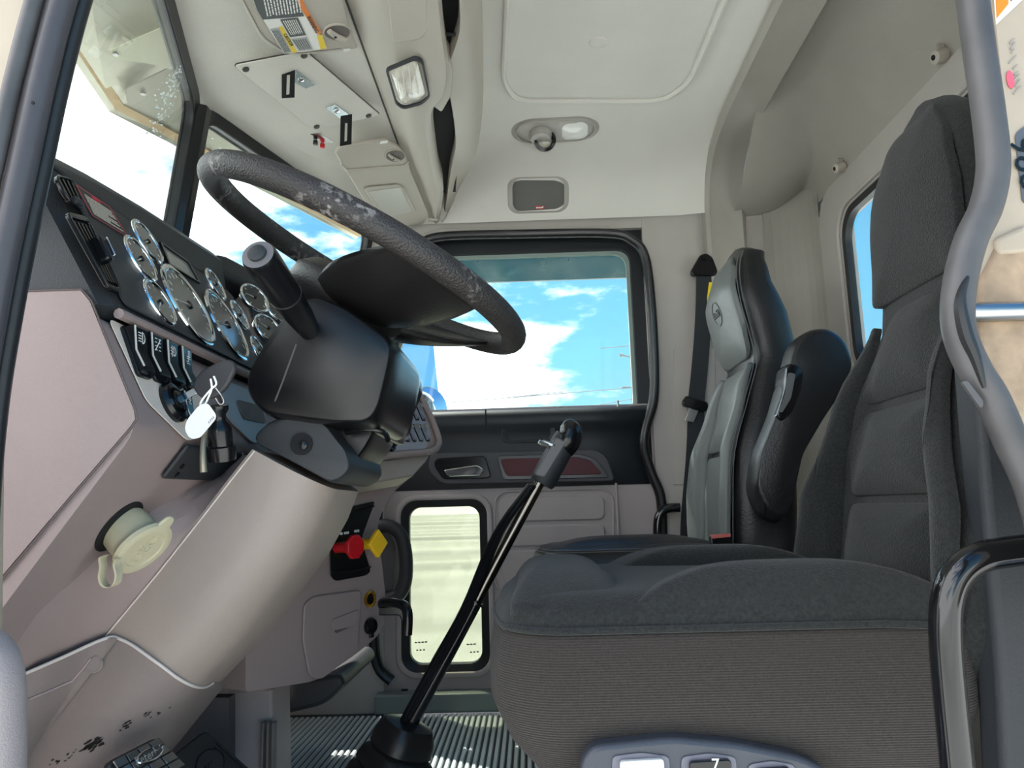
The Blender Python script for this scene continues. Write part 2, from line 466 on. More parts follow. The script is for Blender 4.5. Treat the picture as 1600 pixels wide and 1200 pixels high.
# lower skin with look-out window hole
po = rr(.96, .90, .05, 7, -.02, .47)
pcx, pcz, pw, ph = -.271, .373, .222, .475
hole = rr(pw+.03, ph+.03, .05, 7, pcx, pcz)
mb = MB().frame(xz(po, YD-.012), xz(rr(pw+.065, ph+.06, .055, 7, pcx, pcz), YD-.012), (0, .03, 0))
obj('lower_panel', mb, dgrey, door, angle=30)
obj('lookout_surround', MB().frame(xz(rr(pw+.085, ph+.08, .062, 8, pcx, pcz), YD-.022), xz(rr(pw+.05, ph+.045, .05, 8, pcx, pcz), YD-.022), (0, .03, 0)), dgrey, door, bevel=.006)
obj('lookout_gasket', MB().frame(xz(rr(pw+.055, ph+.05, .052, 8, pcx, pcz), YD-.016), xz(rr(pw, ph, .036, 8, pcx, pcz), YD-.004), (0, .03, 0)), rubber, door, bevel=.004)
obj('lookout_pane', MB().prism(xz(rr(pw+.02, ph+.02, .04, 8, pcx, pcz), YD+.012), (0, .004, 0)), gdusty, door)
# black padded upper panel with a rolled sill
mb = MB()
prof = [(2.475, .912), (2.45, .916), (2.425, .908), (2.412, .89), (2.412, .86), (2.425, .845), (2.428, .80), (2.43, .74), (2.436, .70), (2.446, .665), (2.47, .66)]
rows = [[V((X, y, z)) for y, z in prof] for X in (-.48, -.2, 0, .2, .375, .392)]
rows[-1] = [V((.392, lerp(y, 2.46, .5), z)) for y, z in prof]
mb.grid(rows, False, False)
obj('upper_panel', mb, blackd, door, angle=60)
mb = MB().box((-.13, 2.412, .885), (.004, .01, .05)); obj('sill_seam', mb, voidb, door)
obj('lock_pin', MB().lathe([(.0035, 0), (.0035, .028), (.002, .03)], U(966, 640, Y=2.44), (0, 0, 1), 10), steel, door)
fD = lambda a, b, c=0: V((a, YD-.03-c, b))
p = U(826, 678, Y=2.426)
obj('grip_recess', MB().frame(xz(rr(.17, .055, .02, 6, p.x, p.z), 2.420), xz(rr(.135, .036, .016, 6, p.x, p.z), 2.426), (0, .012, 0)), blackp, door, bevel=.003)
# handle / reflector strip
st = rnd(py([(672, 708), (930, 702), (948, 712), (962, 752), (690, 757), (668, 735)], 2.424), .02, 5)
strip = obj('handle_strip', MB().prism(st, (0, .02, 0)), mat('charcoal_strip', (66, 64, 68), .5), door, bevel=.004)
hb = rnd(py([(679, 716), (758, 712), (768, 746), (752, 748), (692, 749), (678, 728)], 2.420), .014, 5)
obj('handle_bezel', MB().prism(hb, (0, .012, 0)), blackg, door, bevel=.003)
hl = rnd(py([(692, 734), (745, 726), (757, 733), (752, 743), (700, 745)], 2.408), .01, 5)
obj('door_handle', MB().prism(hl, (0, .01, 0)), chrome, door, bevel=.004)
hb2 = [V((lerp(c.x, c.x, 1), c.y, c.z)) for c in py([(776, 712), (905, 709), (930, 716), (953, 746), (786, 750)], 2.420)]
obj('reflector_bezel', MB().prism(rnd(hb2, .016, 5), (0, .012, 0)), blackg, door, bevel=.003)
rf = py([(781, 717), (903, 714), (922, 719), (942, 741), (791, 744)], 2.416)
obj('reflector', MB().prism(rnd(rf, .014, 5), (0, .006, 0)), mat('dark_red_reflector', (74, 14, 22), .3, spec=.25, var=.1), door, bevel=.002, label='dark red reflector')
# embossed ribs on the lower panel
for q in (((779, 778), (945, 774), (946, 812), (779, 816)), ((779, 822), (946, 818), (946, 850), (779, 855)), ((779, 861), (946, 857), (946, 905), (788, 915))):
    pl = rnd(py(q, YD-.018), .025, 5)
    obj('embossed_pad', MB().prism(pl, (0, .01, 0)), dgrey, door, bevel=.005)
obj('panel_rim', MB().tube(rnd(py([(773, 768), (958, 763), (960, 920), (773, 925)], YD-.014), .05, 6), .004, 8, closed=True), dgrey, door)
obj('panel_division', MB().box(U(966, 830, Y=YD-.016), (.008, .01, .30)), dgrey, door, bevel=.003)
obj('courtesy_lamp', MB().prism(rnd(py([(776, 935), (800, 934), (800, 1010), (776, 1012)], YD-.018), .02, 5), (0, .008, 0)), blackg, door, bevel=.003)
# thick pull handle beside the look-out window
ph_ = bez(py([(583, 826), (606, 822), (626, 836), (634, 870), (633, 908), (622, 930), (600, 938), (580, 938)], 2.36), 5)
obj('pull_handle', MB().tube(ph_, .021, 12), mat('charcoal_grip', (50, 49, 52), .5, bump=(500, .3)), door)
obj('pull_handle_pad', MB().prism(rnd(py([(575, 832), (606, 830), (618, 850), (616, 925), (575, 930)], 2.39), .02), (0, .02, 0)), mat('charcoal_pad', (84, 80, 82), .55, bump=(500, .3)), door, bevel=.006)
# sill and seal
si = struct('trim_2', MB().box((-.02, 2.425, .035), (.92, .07, .055)), mat('grey_green_sill', (122, 132, 128), .35, bump=(80, .1), var=.1), bevel=.006, label='scuffed metal door sill under the passenger door')
obj('sill_screw', MB().box(U(632, 1078, Y=2.39), (.02, .002, .006)), voidb, si)
spath = py([(606, 1062), (598, 1000)], 2.41)
sp = bez(py([(612, 1064), (590, 1040), (584, 980), (590, 800), (606, 560), (640, 400), (660, 379), (700, 369), (820, 366), (950, 365), (988, 376), (1008, 402), (1017, 470), (1022, 560), (1021, 625), (1009, 668), (1006, 700), (1018, 740), (1032, 775), (1035, 830), (1035, 900)], 2.415), 5)
for (x, y, n_, w_) in ((650, 1004, 4, .008), (731, 1007, 3, .008), (652, 1016, 3, .006), (736, 1019, 3, .006)):
    for k in range(n_): obj('glass_mark', MB().box(U(x+k*5.2, y-k*.3, Y=YD+.010), (w_, .0006, .004)), mat('glass_mark_grey', (110, 120, 110), .8, var=0), door, smooth=False)
seal = struct('trim_3', MB().tube(sp, .016, 12), mat('gloss_rubber_seal', (26, 27, 29), .25, bump=(300, .2)), label='glossy black rubber seal round the passenger door')
obj('seal_lip', MB().tube([p+V((0, -.012, 0)) for p in sp], .007, 8), mat('gloss_rubber_lip', (60, 60, 62), .22), seal)

# --- windscreen ------------------------------------------------------------------------
WCt, WPt, WDt = V((-.725, 1.60, 1.530)), V((-.492, 2.44, 1.545)), V((-.492, .76, 1.545))
WCb, WPb, WDb = V((-.80, 1.60, .97)), V((-.60, 2.44, .97)), V((-.60, .76, .97))
def pane(a, b, c, d, t): return MB().prism([a, b, c, d], t)
for i, (t1, b1, b2, t2) in enumerate(((WDt, WDb, WCb, WCt), (WCt, WCb, WPb, WPt))):
    n = (b1-t1).cross(t2-t1).normalized()
    w = struct('window_%d' % (i+2), pane(t1, b1, b2, t2, n*.004), gpane, label='driver half of the split windscreen' if i == 0 else 'passenger half of the split windscreen', smooth=False)
    g = rnd([t1, b1, b2, t2], .06, 6)
    c0 = (t1+b1+b2+t2)/4
    gi = []
    ins = .030
    ex = (t2-t1).normalized(); ey = (t1-b1).normalized()
    q = [t1+ex*ins-ey*ins, b1+ex*ins+ey*ins, b2-ex*ins+ey*ins, t2-ex*ins-ey*ins]
    gi = rnd(q, .05, 6)
    obj('rubber_gasket', MB().frame([p+n*.012 for p in g], [p+n*.008 for p in gi], n*-.024), rubber, w, bevel=.003)
    obj('gasket_bead', MB().tube([p-n*.014 for p in gi], .004, 6, closed=True), rubber, w)
# droplets of water on the upper panes
drop = mat('water_drop', (225, 232, 232), .05, trans=.6, var=0)
wp = bpy.data.objects['window_2']; wq = bpy.data.objects['window_3']
mb1, mb2 = MB(), MB()
n1 = (WDb-WDt).cross(WCt-WDt).normalized(); n2 = (WCb-WCt).cross(WPt-WCt).normalized()
for k in range(150):
    t = random.random(); a, b = lerp(275, 243, t)+random.gauss(0, 7), lerp(108, 208, t)+random.gauss(0, 5)
    p = UP(a, b, WDt, n1); r = random.uniform(.0008, .0024)
    mb1.lathe([(r, 0), (r*.7, .0008), (r*.1, .001)], p-n1*.001 if n1.dot(CAM-p) < 0 else p+n1*.001, CAM-p, 6)
for k in range(60):
    a, b = random.gauss(335, 9), random.gauss(248, 9)
    p = UP(a, b, WCt, n2); r = random.uniform(.001, .0024)
    mb2.lathe([(r, 0), (r*.7, .0008), (r*.1, .001)], p, CAM-p, 6)
o = obj('water_drops', mb1, drop, wp); o['kind'] = 'stuff'
o = obj('water_drops', mb2, drop, wq); o['kind'] = 'stuff'
# centre post
ax = (WCt-WCb).normalized()
mb = MB()
sec = [(-.022, .02), (.022, .02), (.026, .0), (.014, -.02), (-.014, -.02), (-.026, 0)]
mb.grid([[c+V((b_*-1, a_, 0))+V((.012, 0, 0)) for a_, b_ in sec] for c in (WCb, WCb+(WCt-WCb)*.97)], True, False, True, True)
cp = struct('trim_4', mb, blackg, label='black centre post of the split windscreen', bevel=.004)
# header panel between windscreen and overhead console
XH, ZH = -.328, 1.601
DR, PR, CRr = V((XH, .76, ZH)), V((XH, 2.44, ZH)), V((XH, 1.6, ZH))
mb = MB()
e = V((0, 0, .05))
mb.add([WDt, WCt, CRr, DR], [(0, 1, 2, 3)]); mb.add([WCt, WPt, PR, CRr], [(0, 1, 2, 3)])
mb.add([WDt+e, WCt+e, CRr+e, DR+e], [(0, 1, 2, 3)]); mb.add([WCt+e, WPt+e, PR+e, CRr+e], [(0, 1, 2, 3)])
hdr = struct('trim_5', mb, hdrgrey, label='grey textured header panel above the windscreen', smooth=False)
# passenger A pillar and driver A pillar (inside)
struct('trim_6', MB().prism([WPt+V((-.03, .02, 0)), WPt+V((.05, .02, 0)), WPb+V((.06, .02, 0)), WPb+V((-.03, .02, 0))], (0, -.03, 0)), pilgrey, label='grey passenger windscreen pillar', bevel=.006)
# firewall closes the front below the glass
struct('wall_front', MB().box((-.86, 1.6, .46), (.04, 1.7, 1.02)), dgrey, label='dark firewall behind the dashboard')

# --- driver doorway ---------------------------------------------------------------------
cream = mat('cream_jamb_paint', (168, 155, 137), .45, var=.10, varscale=9)
rust = mat('worn_cream_paint', (158, 136, 112), .6, var=.30, varscale=38)
greyseal = mat('worn_grey_seal', (74, 73, 74), .42, bump=(60, .25), var=.22, varscale=14)
YJ = .70
jo = py([(1470, -820), (1512, -420), (1543, -120), (1552, 0), (1572, 180), (1572, 270), (1556, 340), (1525, 400), (1516, 480), (1535, 560), (1590, 650), (1650, 760), (1720, 1000)], YJ)
jamb = struct('wall_left', MB().prism(jo+[V((.95, YJ, jo[-1].z)), V((.95, YJ, jo[0].z))], (0, .03, 0)), cream, label='cream painted door jamb of the driver doorway', smooth=False)
obj('jamb_step', MB().prism(py([(1560, 380), (1600, 360), (1620, 420), (1600, 660), (1570, 645), (1532, 560), (1530, 440)], YJ-.004), (0, .02, 0)), rust, jamb, bevel=.004)
obj('jamb_flange', MB().prism(py([(1557, 372), (1600, 352), (1640, 352), (1640, 392), (1600, 395), (1560, 398)], YJ-.006), (0, .02, 0)), cream, jamb, bevel=.004)
sk = MB().lathe([(.009, 0), (.009, .06), (.0075, .062), (.004, .0625), (.004, .055)], U(1608, 486, Y=YJ-.01), U(1572, 487, Y=YJ-.01)-U(1608, 486, Y=YJ-.01), 18)
obj('door_striker', sk, steel, jamb, label='steel striker pin')
sp = bez(py([(1440, -820), (1480, -420), (1510, -90), (1520, 0), (1532, 90), (1545, 180), (1552, 260), (1541, 322), (1518, 372), (1502, 430), (1496, 486), (1502, 530), (1524, 580), (1550, 622), (1580, 690), (1612, 760), (1640, 860)], .66), 6)
rad = [.0138 for i in range(len(sp))]
s1 = struct('trim_7', MB().tube(sp, rad, 14), greyseal, label='worn grey rubber seal round the driver doorway at the door jamb')
# torn flap of the seal
tear = bez(py([(1512, 432), (1500, 470), (1508, 520), (1524, 560), (1538, 606)], .647), 6)
obj('torn_core', MB().tube(tear, [.0015+.0045*math.sin(math.pi*i/(len(tear)-1)) for i in range(len(tear))], 8), rubber, s1)
obj('torn_flap', MB().prism(rnd(py([(1503, 596), (1512, 594), (1538, 628), (1534, 640)], .648), .004), (0, .004, 0)), greyseal, s1, bevel=.002)
# stickers on the jamb
YK = YJ-.0015
stk = obj('sticker', MB().prism(py([(1549, -60), (1557, 38), (1640, -40), (1640, -100)], YK), (0, .001, 0)), white, jamb, smooth=False, label='white bordered orange sticker')
obj('orange_field', MB().prism(py([(1553, -60), (1558, 28), (1576, 6), (1574, -60)], YK-.001), (0, .001, 0)), mat('orange_print', (240, 130, 30), .5, var=0), stk, smooth=False)
obj('dark_field', MB().prism(py([(1578, -60), (1580, 2), (1600, -20), (1600, -80)], YK-.001), (0, .001, 0)), mat('grey_print', (90, 90, 95), .5, var=0), stk, smooth=False)
pp = U(1579, 124, Y=YK)
obj('red_oval', MB().prism([pp+V((.0036*math.cos(a*.3142), 0, .0095*math.sin(a*.3142))) for a in range(20)], (0, .0006, 0)), mat('red_print', (222, 90, 110), .5, var=0), jamb)
gp = mat('faint_grey_print', (150, 145, 140), .6, var=0)
ux = (U(1600, 160, Y=YK)-U(1584, 50, Y=YK)).normalized(); uy = V((ux.z, 0, -ux.x)); uy = -uy if uy.x < 0 else uy
for a, b, c, d in ((1578, 68, 1585, 60), (1579, 77, 1586, 66), (1580, 83, 1585, 77), (1577, 99, 1588, 86), (1583, 108, 1590, 101), (1585, 117, 1591, 112), (1584, 126, 1593, 116), (1586, 135, 1594, 124), (1584, 147, 1596, 134)):
    obj('jamb_print', MB().tube([U(a, b, Y=YK), U(c, d, Y=YK)], .0007, 5), gp, jamb)
stn = obj('number_plate_sticker', MB().prism(rnd(py([(1586, 208), (1640, 170), (1660, 320), (1598, 318)], YK), .006), (0, .001, 0)), mat('dark_sticker', (84, 88, 96), .4), jamb, label='dark sticker with black numerals')
text('numerals', '988', U(1604, 255, Y=YK-.001), V((.12, 0, -1)), V((1, 0, .12)), .036, blackg, stn)
# front jamb with its seals
sp = bez(py([(330, -720), (200, -340), (134, -120), (92, 20), (64, 130), (40, 240), (16, 350), (-8, 470), (-36, 640), (-54, 860), (-64, 1250)], .66), 6)
s2 = struct('trim_8', MB().tube(sp, .0125, 12), mat('dark_seal', (66, 64, 68), .35, bump=(90, .2), var=.12), label='dark rubber seal round the driver doorway at the windscreen pillar')
obj('inner_seal', MB().tube([p+V((.004, .02, .002)) for p in sp], .009, 10), rubber, s2)
obj('outer_bead', MB().tube([p+V((-.019, -.01, 0)) for p in sp], .008, 10), greyseal, s2)
struct('trim_9', MB().prism(py([(300, -760), (150, -360), (70, -150), (58, 30), (22, 200), (-22, 420), (-50, 700), (-60, 1250), (-90, 1700), (-200, 1700), (-170, 700), (-130, 200), (-40, -150), (150, -760)], .665), (0, .05, 0)), cream, label='beige painted windscreen pillar at the driver doorway', bevel=.004)
struct('trim_11', MB().box((.0, .71, 1.66), (1.9, .06, .26)), pilgrey, label='grey rail above the driver doorway', bevel=.01)
dk = MB().lathe([(.0016, 0), (.0016, .001)], U(52, 161, Y=.645), (0, -1, 0), 10)
obj('vent_hole', dk, voidb, s2)
# padded edge of the open driver door
ed = bez(py([(-30, 980), (-4, 990), (20, 1015), (32, 1060), (34, 1120), (33, 1260)], .60), 5)
ped = thing('open_door', V((-.58, .25, .0)), 'open driver door with the pale mauve padded edge of its armrest', 'door')
mb = MB()
mb.grid([[p+V((-.10*abs(math.sin(a))*0-.016+.016*math.cos(a), .02*math.sin(a), 0)) for a in [k*math.pi/6-math.pi/2 for k in range(7)]] for p in ed])
mb.grid([[p+V((-.016, -.02, 0)), p+V((-.17, -.02, 0))] for p in ed]); mb.grid([[p+V((-.016, .02, 0)), p+V((-.17, .02, 0))] for p in ed])
obj('door_panel', MB().box((-.90, .36, .30), (.80, .06, .80), (-.85, -.53, 0), (.53, -.85, 0)), mauve, ped, bevel=.02)
obj('armrest_pad', mb, mat('pale_mauve_pad', (150, 139, 137), .5, bump=(700, .3)), ped)

# ================================================================ dashboard
dash = thing('dashboard', (-.62, 1.6, .3), 'two-tone mauve and black truck dashboard with chrome gauges', 'dashboard')
upG = V((-.437, 0, .899)); nG = V((.899, 0, .437))
G0 = V((-.477, 0, .845))
def GP(x, y, off=0): return UP(x, y, G0, nG)+nG*off
fK_e = V((.453, .891, 0)); bkK = V((.891, -.453, 0)); upK = (V((0, 0, .899))-bkK*.437).normalized(); nK = fK_e.cross(upK).normalized()
K0 = V((-.477, 1.43, .845))
def KP(x, y, off=0): return UP(x, y, K0, nK)+nK*off
S0 = V((-.435, 0, .70)); nS = V((.933, 0, .359)).normalized(); upS = V((-.359, 0, .933))
def SP(x, y, off=0): return UP(x, y, S0, nS)+nS*off
nN = V((.811, 0, -.585)); 
def NP(x, y, off=0): return UP(x, y, S0, nN)+nN*off

# black upper body, lofted along Y; brow rises towards the centre
hz = [(.85, 1.062), (.95, 1.082), (1.15, 1.100), (1.43, 1.118)]
def topsec(Y, z, s=1):
    return [V((-.86, Y, .90)), V((-.86, Y, z-.03)), V((-.80, Y, z-.012)), V((-.70, Y, z)), V((-.64, Y, z)), V((-.605, Y, z-.008)), V((-.586, Y, z-.026)), V((-.577, Y, 1.036)), V((-.573, Y, 1.026)), V((-.477, Y, .845)), V((-.50, Y, .832)), V((-.86, Y, .832))]
ysx = [.846, .862, .9, 1.0, 1.15, 1.3, 1.43]
rows = []
for Y in ysx:
    z = interp(hz, Y); r = topsec(Y, z)
    if Y < .86: r = [V((p.x-(.012 if p.x > -.8 else 0), p.y, p.z-(.010 if p.z > 1.0 else -.004 if p.z < .84 else 0))) for p in r]
    rows.append(r)
obj('dash_top', MB().grid(rows, True, False, True, True), blackp, dash, angle=32)
# black panel line (brow edge bead)
obj('brow_bead', MB().tube([V((-.574, y, 1.030)) for y in (.87, 1.0, 1.2, 1.43)], .0035, 6), blackp, dash)
# gauge panel skin on the slope
fG = fr(V((-.477, 1.15, .845)), (0, 1, 0), upG)
gp_ = rr(.535, .185, .012, 4, 0, .10)
obj('gauge_panel', MB().prism([fG(a, b, .001) for a, b in gp_], nG*.003), blackp, dash, bevel=.0015)
# mauve lower body
prof = [(-.86, .834), (-.505, .836), (-.485, .828), (-.435, .70), (-.572, .51), (-.66, .385), (-.86, .34)]
pts = rnd([V((a, 0, b)) for a, b in prof], [.001, .008, .012, .022, .06, .05, .001], 5)
mb = MB().prism([V((p.x, .845, p.z)) for p in pts], (0, .62, 0))
obj('lower_body', mb, mauve, dash, bevel=.014, seg=4)
# end cap line
el_ = [U(a, b, Y=.843) for a, b in ((10, 456), (128, 452), (143, 470), (212, 640), (214, 655), (206, 668), (100, 790), (0, 910))]
obj('end_cap_seam', MB().tube(el_, .0012, 6), mat('mauve_shadow_gap', (92, 82, 80), .7, var=0), dash)
obj('end_cap', MB().prism([U(a, b, Y=.8445) for a, b in ((-60, 460), (10, 458), (127, 454), (141, 471), (210, 641), (212, 655), (204, 667), (100, 787), (-60, 975))], (0, -.0012, 0)), mauve, dash, smooth=False)

# --- gauges
dialm = mat('gauge_dial', (52, 58, 60), .35, coat=1.0, var=.06)
tickm = mat('gauge_ticks', (222, 226, 220), .5, var=0)
def gauge(c, n, up, r, big=False, needle=.7):
    n = n.normalized(); a = up.cross(n).normalized()
    g = obj('gauge', MB().lathe([(r*1.04, -.003), (r*1.06, .002), (r*1.04, .0045), (r*.98, .006), (r*.92, .0055), (r*.88, .004), (r*.87, .002)], c, n, 40, cap=False), chrome, dash)
    obj('dial', MB().lathe([(r*.885, .0022), (r*.885, .0034)], c, n, 32), dialm, g)
    f = fr(c+n*.0036, a, up)
    mb = MB(); k = 15 if big else 7
    for i in range(k):
        t = math.radians(225-270*i/(k-1)); d = (math.cos(t), math.sin(t)); q = (-d[1], d[0]); w = .0008 if not big else .0011
        r1, r2 = r*.80, r*(.66 if i % 2 == 0 else .72)
        mb.prism([f(d[0]*r1+q[0]*w, d[1]*r1+q[1]*w), f(d[0]*r2+q[0]*w, d[1]*r2+q[1]*w), f(d[0]*r2-q[0]*w, d[1]*r2-q[1]*w), f(d[0]*r1-q[0]*w, d[1]*r1-q[1]*w)], n*.0003)
    obj('dial_marks', mb, tickm, g, smooth=False)
    t = math.radians(225-270*needle*.2); d = (math.cos(t), math.sin(t)); q = (-d[1], d[0])
    obj('needle', MB().prism([f(-d[0]*r*.12+q[0]*.0015, -d[1]*r*.12+q[1]*.0015), f(d[0]*r*.7, d[1]*r*.7), f(-d[0]*r*.12-q[0]*.0015, -d[1]*r*.12-q[1]*.0015)], n*.001), tickm, g, smooth=False)
    obj('hub', MB().lathe([(r*.11, 0), (r*.10, .003), (r*.03, .0035)], c+n*.0036, n, 14), blackg, g)
    return g
for (x, y, r, b) in ((224, 381, .0345, 0), (213, 408, .0345, 0), (243, 476, .0345, 0), (289, 480, .066, 1), (331, 447, .031, 0), (350, 511, .066, 1), (369, 495, .031, 0), (400, 551, .031, 0)):
    gauge(GP(x, y, .004), nG, upG, r, bool(b), random.uniform(.1, .9))
for (x, y, r) in ((395, 468, .034), (416, 516, .034), (432, 486, .034)):
    gauge(KP(x, y, .003), nK, upK, r, False, random.uniform(.8, 2.0))
# trip display
dq = [GP(*p, .0045) for p in ((243, 381), (289, 413), (307, 446), (257, 417))]
d_ = obj('display_bezel', MB().frame(dq, [p+((sum(dq, V((0, 0, 0)))/4)-p)*.12 for p in dq], nG*.004), blackg, dash, smooth=False)
obj('screen', MB().prism([p+((sum(dq, V((0, 0, 0)))/4)-p)*.1 for p in dq], nG*.0012), mat('lcd_grey', (150, 148, 142), .25, coat=.6, var=0), d_, smooth=False)
# warning placard
pq = [GP(*p, .0045) for p in ((112, 291), (166, 326), (195, 374), (138, 340))]
pc = sum(pq, V((0, 0, 0)))/4
pl = obj('warning_placard', MB().prism(pq, nG*.0006), blackp, dash, smooth=False, label='black warning placard with red border and pale text')
redl = mat('red_line', (214, 84, 92), .5, var=0)
obj('red_border', MB().frame([p+nG*.0008 for p in pq], [p+(pc-p)*.035+nG*.0008 for p in pq], nG*.0003), redl, pl, smooth=False)
def pq_(u, v): return (pq[0]*(1-u)+pq[1]*u)*(1-v)+(pq[3]*(1-u)+pq[2]*u)*v+nG*.001
obj('red_heading', MB().prism([pq_(.40, .05), pq_(.64, .05), pq_(.64, .15), pq_(.40, .15)], nG*.0002), mat('red_heading_print', (220, 40, 60), .5, var=0), pl, smooth=False)
mb = MB()
for i in range(9):
    v = .20+.078*i; u = .10+random.uniform(0, .04)
    while u < (.88 if i not in (4, 7) else .60):
        w = random.uniform(.04, .13); u2 = min(.92, u+w)
        mb.prism([pq_(u, v), pq_(u2, v), pq_(u2, v+.045), pq_(u, v+.045)], nG*.0002); u = u2+.018
obj('text_lines', mb, mat('pale_print', (214, 208, 190), .6, var=0), pl, smooth=False)
# --- vents
def vent(q, ns, r, knob=None, name='air_vent'):
    P = [GP(*p, .004) for p in q]; c = sum(P, V((0, 0, 0)))/4
    o_ = rnd(P, r, 6); i_ = rnd([p+(c-p)*.14 for p in P], r*.8, 6)
    v = obj(name, MB().frame(o_, i_, nG*.006), blackg, dash, bevel=.002)
    obj('cavity', MB().prism([p+nG*.0005 for p in i_], nG*.001), voidb, v, smooth=False)
    for k in range(ns):
        t = (k+.7)/(ns+.4)
        a = P[0]*(1-t)+P[1]*t; b = P[3]*(1-t)+P[2]*t; a2 = a+(b-a)*.12; b2 = b+(a-b)*.12
        w = (P[1]-P[0]).normalized()*.0022
        obj('slat', MB().prism([a2-w, a2+w, b2+w, b2-w], nG*.005), blacks, v, smooth=False)
    return v
vent(((72, 276), (104, 284), (126, 336), (98, 322)), 4, .02)
v = vent(((92, 335), (126, 344), (182, 464), (160, 457)), 5, .010)
kp = GP(144, 398, .012)
obj('vane_knob', MB().box(kp, (.012, .034, .016), (0, 1, 0), upG), blackg, v, bevel=.004)
obj('knob_highlight', MB().box(kp+V((0, .008, .004)), (.003, .026, .017), (0, 1, 0), upG), chrome, v, bevel=.001)
kp = GP(108, 322, .010)
obj('vane_knob', MB().box(kp, (.016, .010, .010), (0, 1, 0), upG), blackp, bpy.data.objects['air_vent'], bevel=.003)

# --- mauve ledge and recessed switch field
lp = [V((-.474, y, .838)) for y in (.864, 1.0, 1.2, 1.43)]
obj('ledge', MB().tube(lp, .0065, 8), mauve, dash)
q = rnd([SP(*p, .0015) for p in ((166, 498), (283, 553), (322, 640), (325, 680), (290, 690), (226, 628))], .012, 5)
obj('switch_field', MB().prism(q, nS*.0012), mat('taupe_switch_field', (222, 210, 198), .5, bump=(700, .3)), dash, bevel=.001)
# storage slot and tray to the right
q = rnd([SP(*p, .0015) for p in ((313, 543), (408, 588), (420, 606), (400, 598), (331, 566))], .004, 4)
slot = obj('card_slot', MB().prism(q, nS*.001), voidb, dash, smooth=False)
obj('slot_lip', MB().tube([SP(313, 541, .004), SP(408, 584, .004)], .0035, 8), blackp, slot)
q = rnd([SP(*p, .002) for p in ((334, 590), (408, 618), (415, 690), (392, 694), (352, 655))], .015, 5)
obj('tray', MB().prism(q, nS*.002), mat('blue_grey_tray', (150, 146, 150), .35), dash, bevel=.0015)
q = rnd([SP(*p, .0045) for p in ((365, 626), (404, 636), (412, 664), (375, 656))], .012, 6)
obj('tray_insert', MB().prism(q, nS*.001), mat('dark_tray_insert', (112, 110, 112), .7, bump=(400, .6)), dash)
# rocker switches
sil = mat('silver_line', (196, 196, 190), .4, var=0)
def rocker(c, ux, uy, w, h, d, glyph=0):
    f = fr(c, ux, uy)
    base = obj('rocker_switch', MB().prism([f(a, b) for a, b in rr(w, h, w*.18, 3)], f.z*(d*.35)), blackg, dash, bevel=.001)
    prof = [(-h*.44, d*.35), (-h*.42, d*.75), (-h*.30, d*.80), (-h*.02, d*.62), (h*.40, d*1.15), (h*.45, d*1.05), (h*.45, d*.35)]
    obj('paddle', MB().grid([[f(a, b, c_) for b, c_ in prof] for a in (-w*.42, w*.42)], False, False).add([f(-w*.42, b, c_) for b, c_ in prof], [tuple(range(7))]).add([f(w*.42, b, c_) for b, c_ in prof], [tuple(range(7))]), blackg, base, angle=25)
    obj('edge_line', MB().tube([f(-w*.40, h*.42, d*1.18), f(-w*.40, -h*.02, d*.66), f(-w*.40, -h*.36, d*.83)], w*.035, 5), sil, base)
    g = lambda a, b: f(a*w, b*h, lerp(d*.62, d*1.15, (b+.02)/.42)+.0006)
    mb = MB()
    def ln(p, q, t=.02):
        P, Q = g(*p), g(*q); e = (Q-P).normalized().cross(f.z)*t*w
        mb.prism([P+e, Q+e, Q-e, P-e], f.z*.0002)
    if glyph == 0:
        for k in range(4): ln((-.22, .16+.05*k), (.0, .16+.05*k))
        arc = [(.06, .13), (.06, .34), (.18, .31), (.25, .235), (.18, .16), (.06, .13)]
    elif glyph == 1:
        for k in range(4): ln((-.20, .12+.07*k), (-.05, .12+.07*k)); ln((.08, .12+.07*k), (.22, .12+.07*k))
        arc = [(-.2, .10), (.22, .34)]
    elif glyph == 2:
        for k in range(3): ln((-.22, .17+.06*k), (-.02, .15+.06*k))
        ln((-.12, .11), (-.10, .34)); arc = [(.04, .14), (.04, .33), (.17, .30), (.22, .235), (.17, .17), (.04, .14)]
    else:
        ln((-.1, .10), (.2, .10)); ln((-.1, .2), (.2, .2)); arc = [(-.12, .14), (.06, .14), (.06, .36), (.2, .36), (.2, .24), (-.1, .24)]
    for p, q in zip(arc, arc[1:]): ln(p, q)
    obj('symbol', mb, white, base, smooth=False)
    return base
uyS = upS
for i, (x, y) in enumerate(((207, 554), (233, 563), (258, 573), (281, 581))):
    rocker(SP(x, y, .002), (0, 1, 0), upS, .034, .066, .015, i)
rocker(SP(289, 640, .002), (0, 1, 0), upS, .026, .05, .008, 3)
# ignition lock
ic = SP(263, 632, .002)
ig = obj('ignition_lock', MB().lathe([(.026, 0), (.027, .006), (.024, .011), (.018, .012), (.016, .008), (.016, .006)], ic, nS, 32), blackg, dash)
obj('lock_core', MB().lathe([(.0135, .004), (.013, .013), (.011, .0145)], ic, nS, 24), blacks, ig)
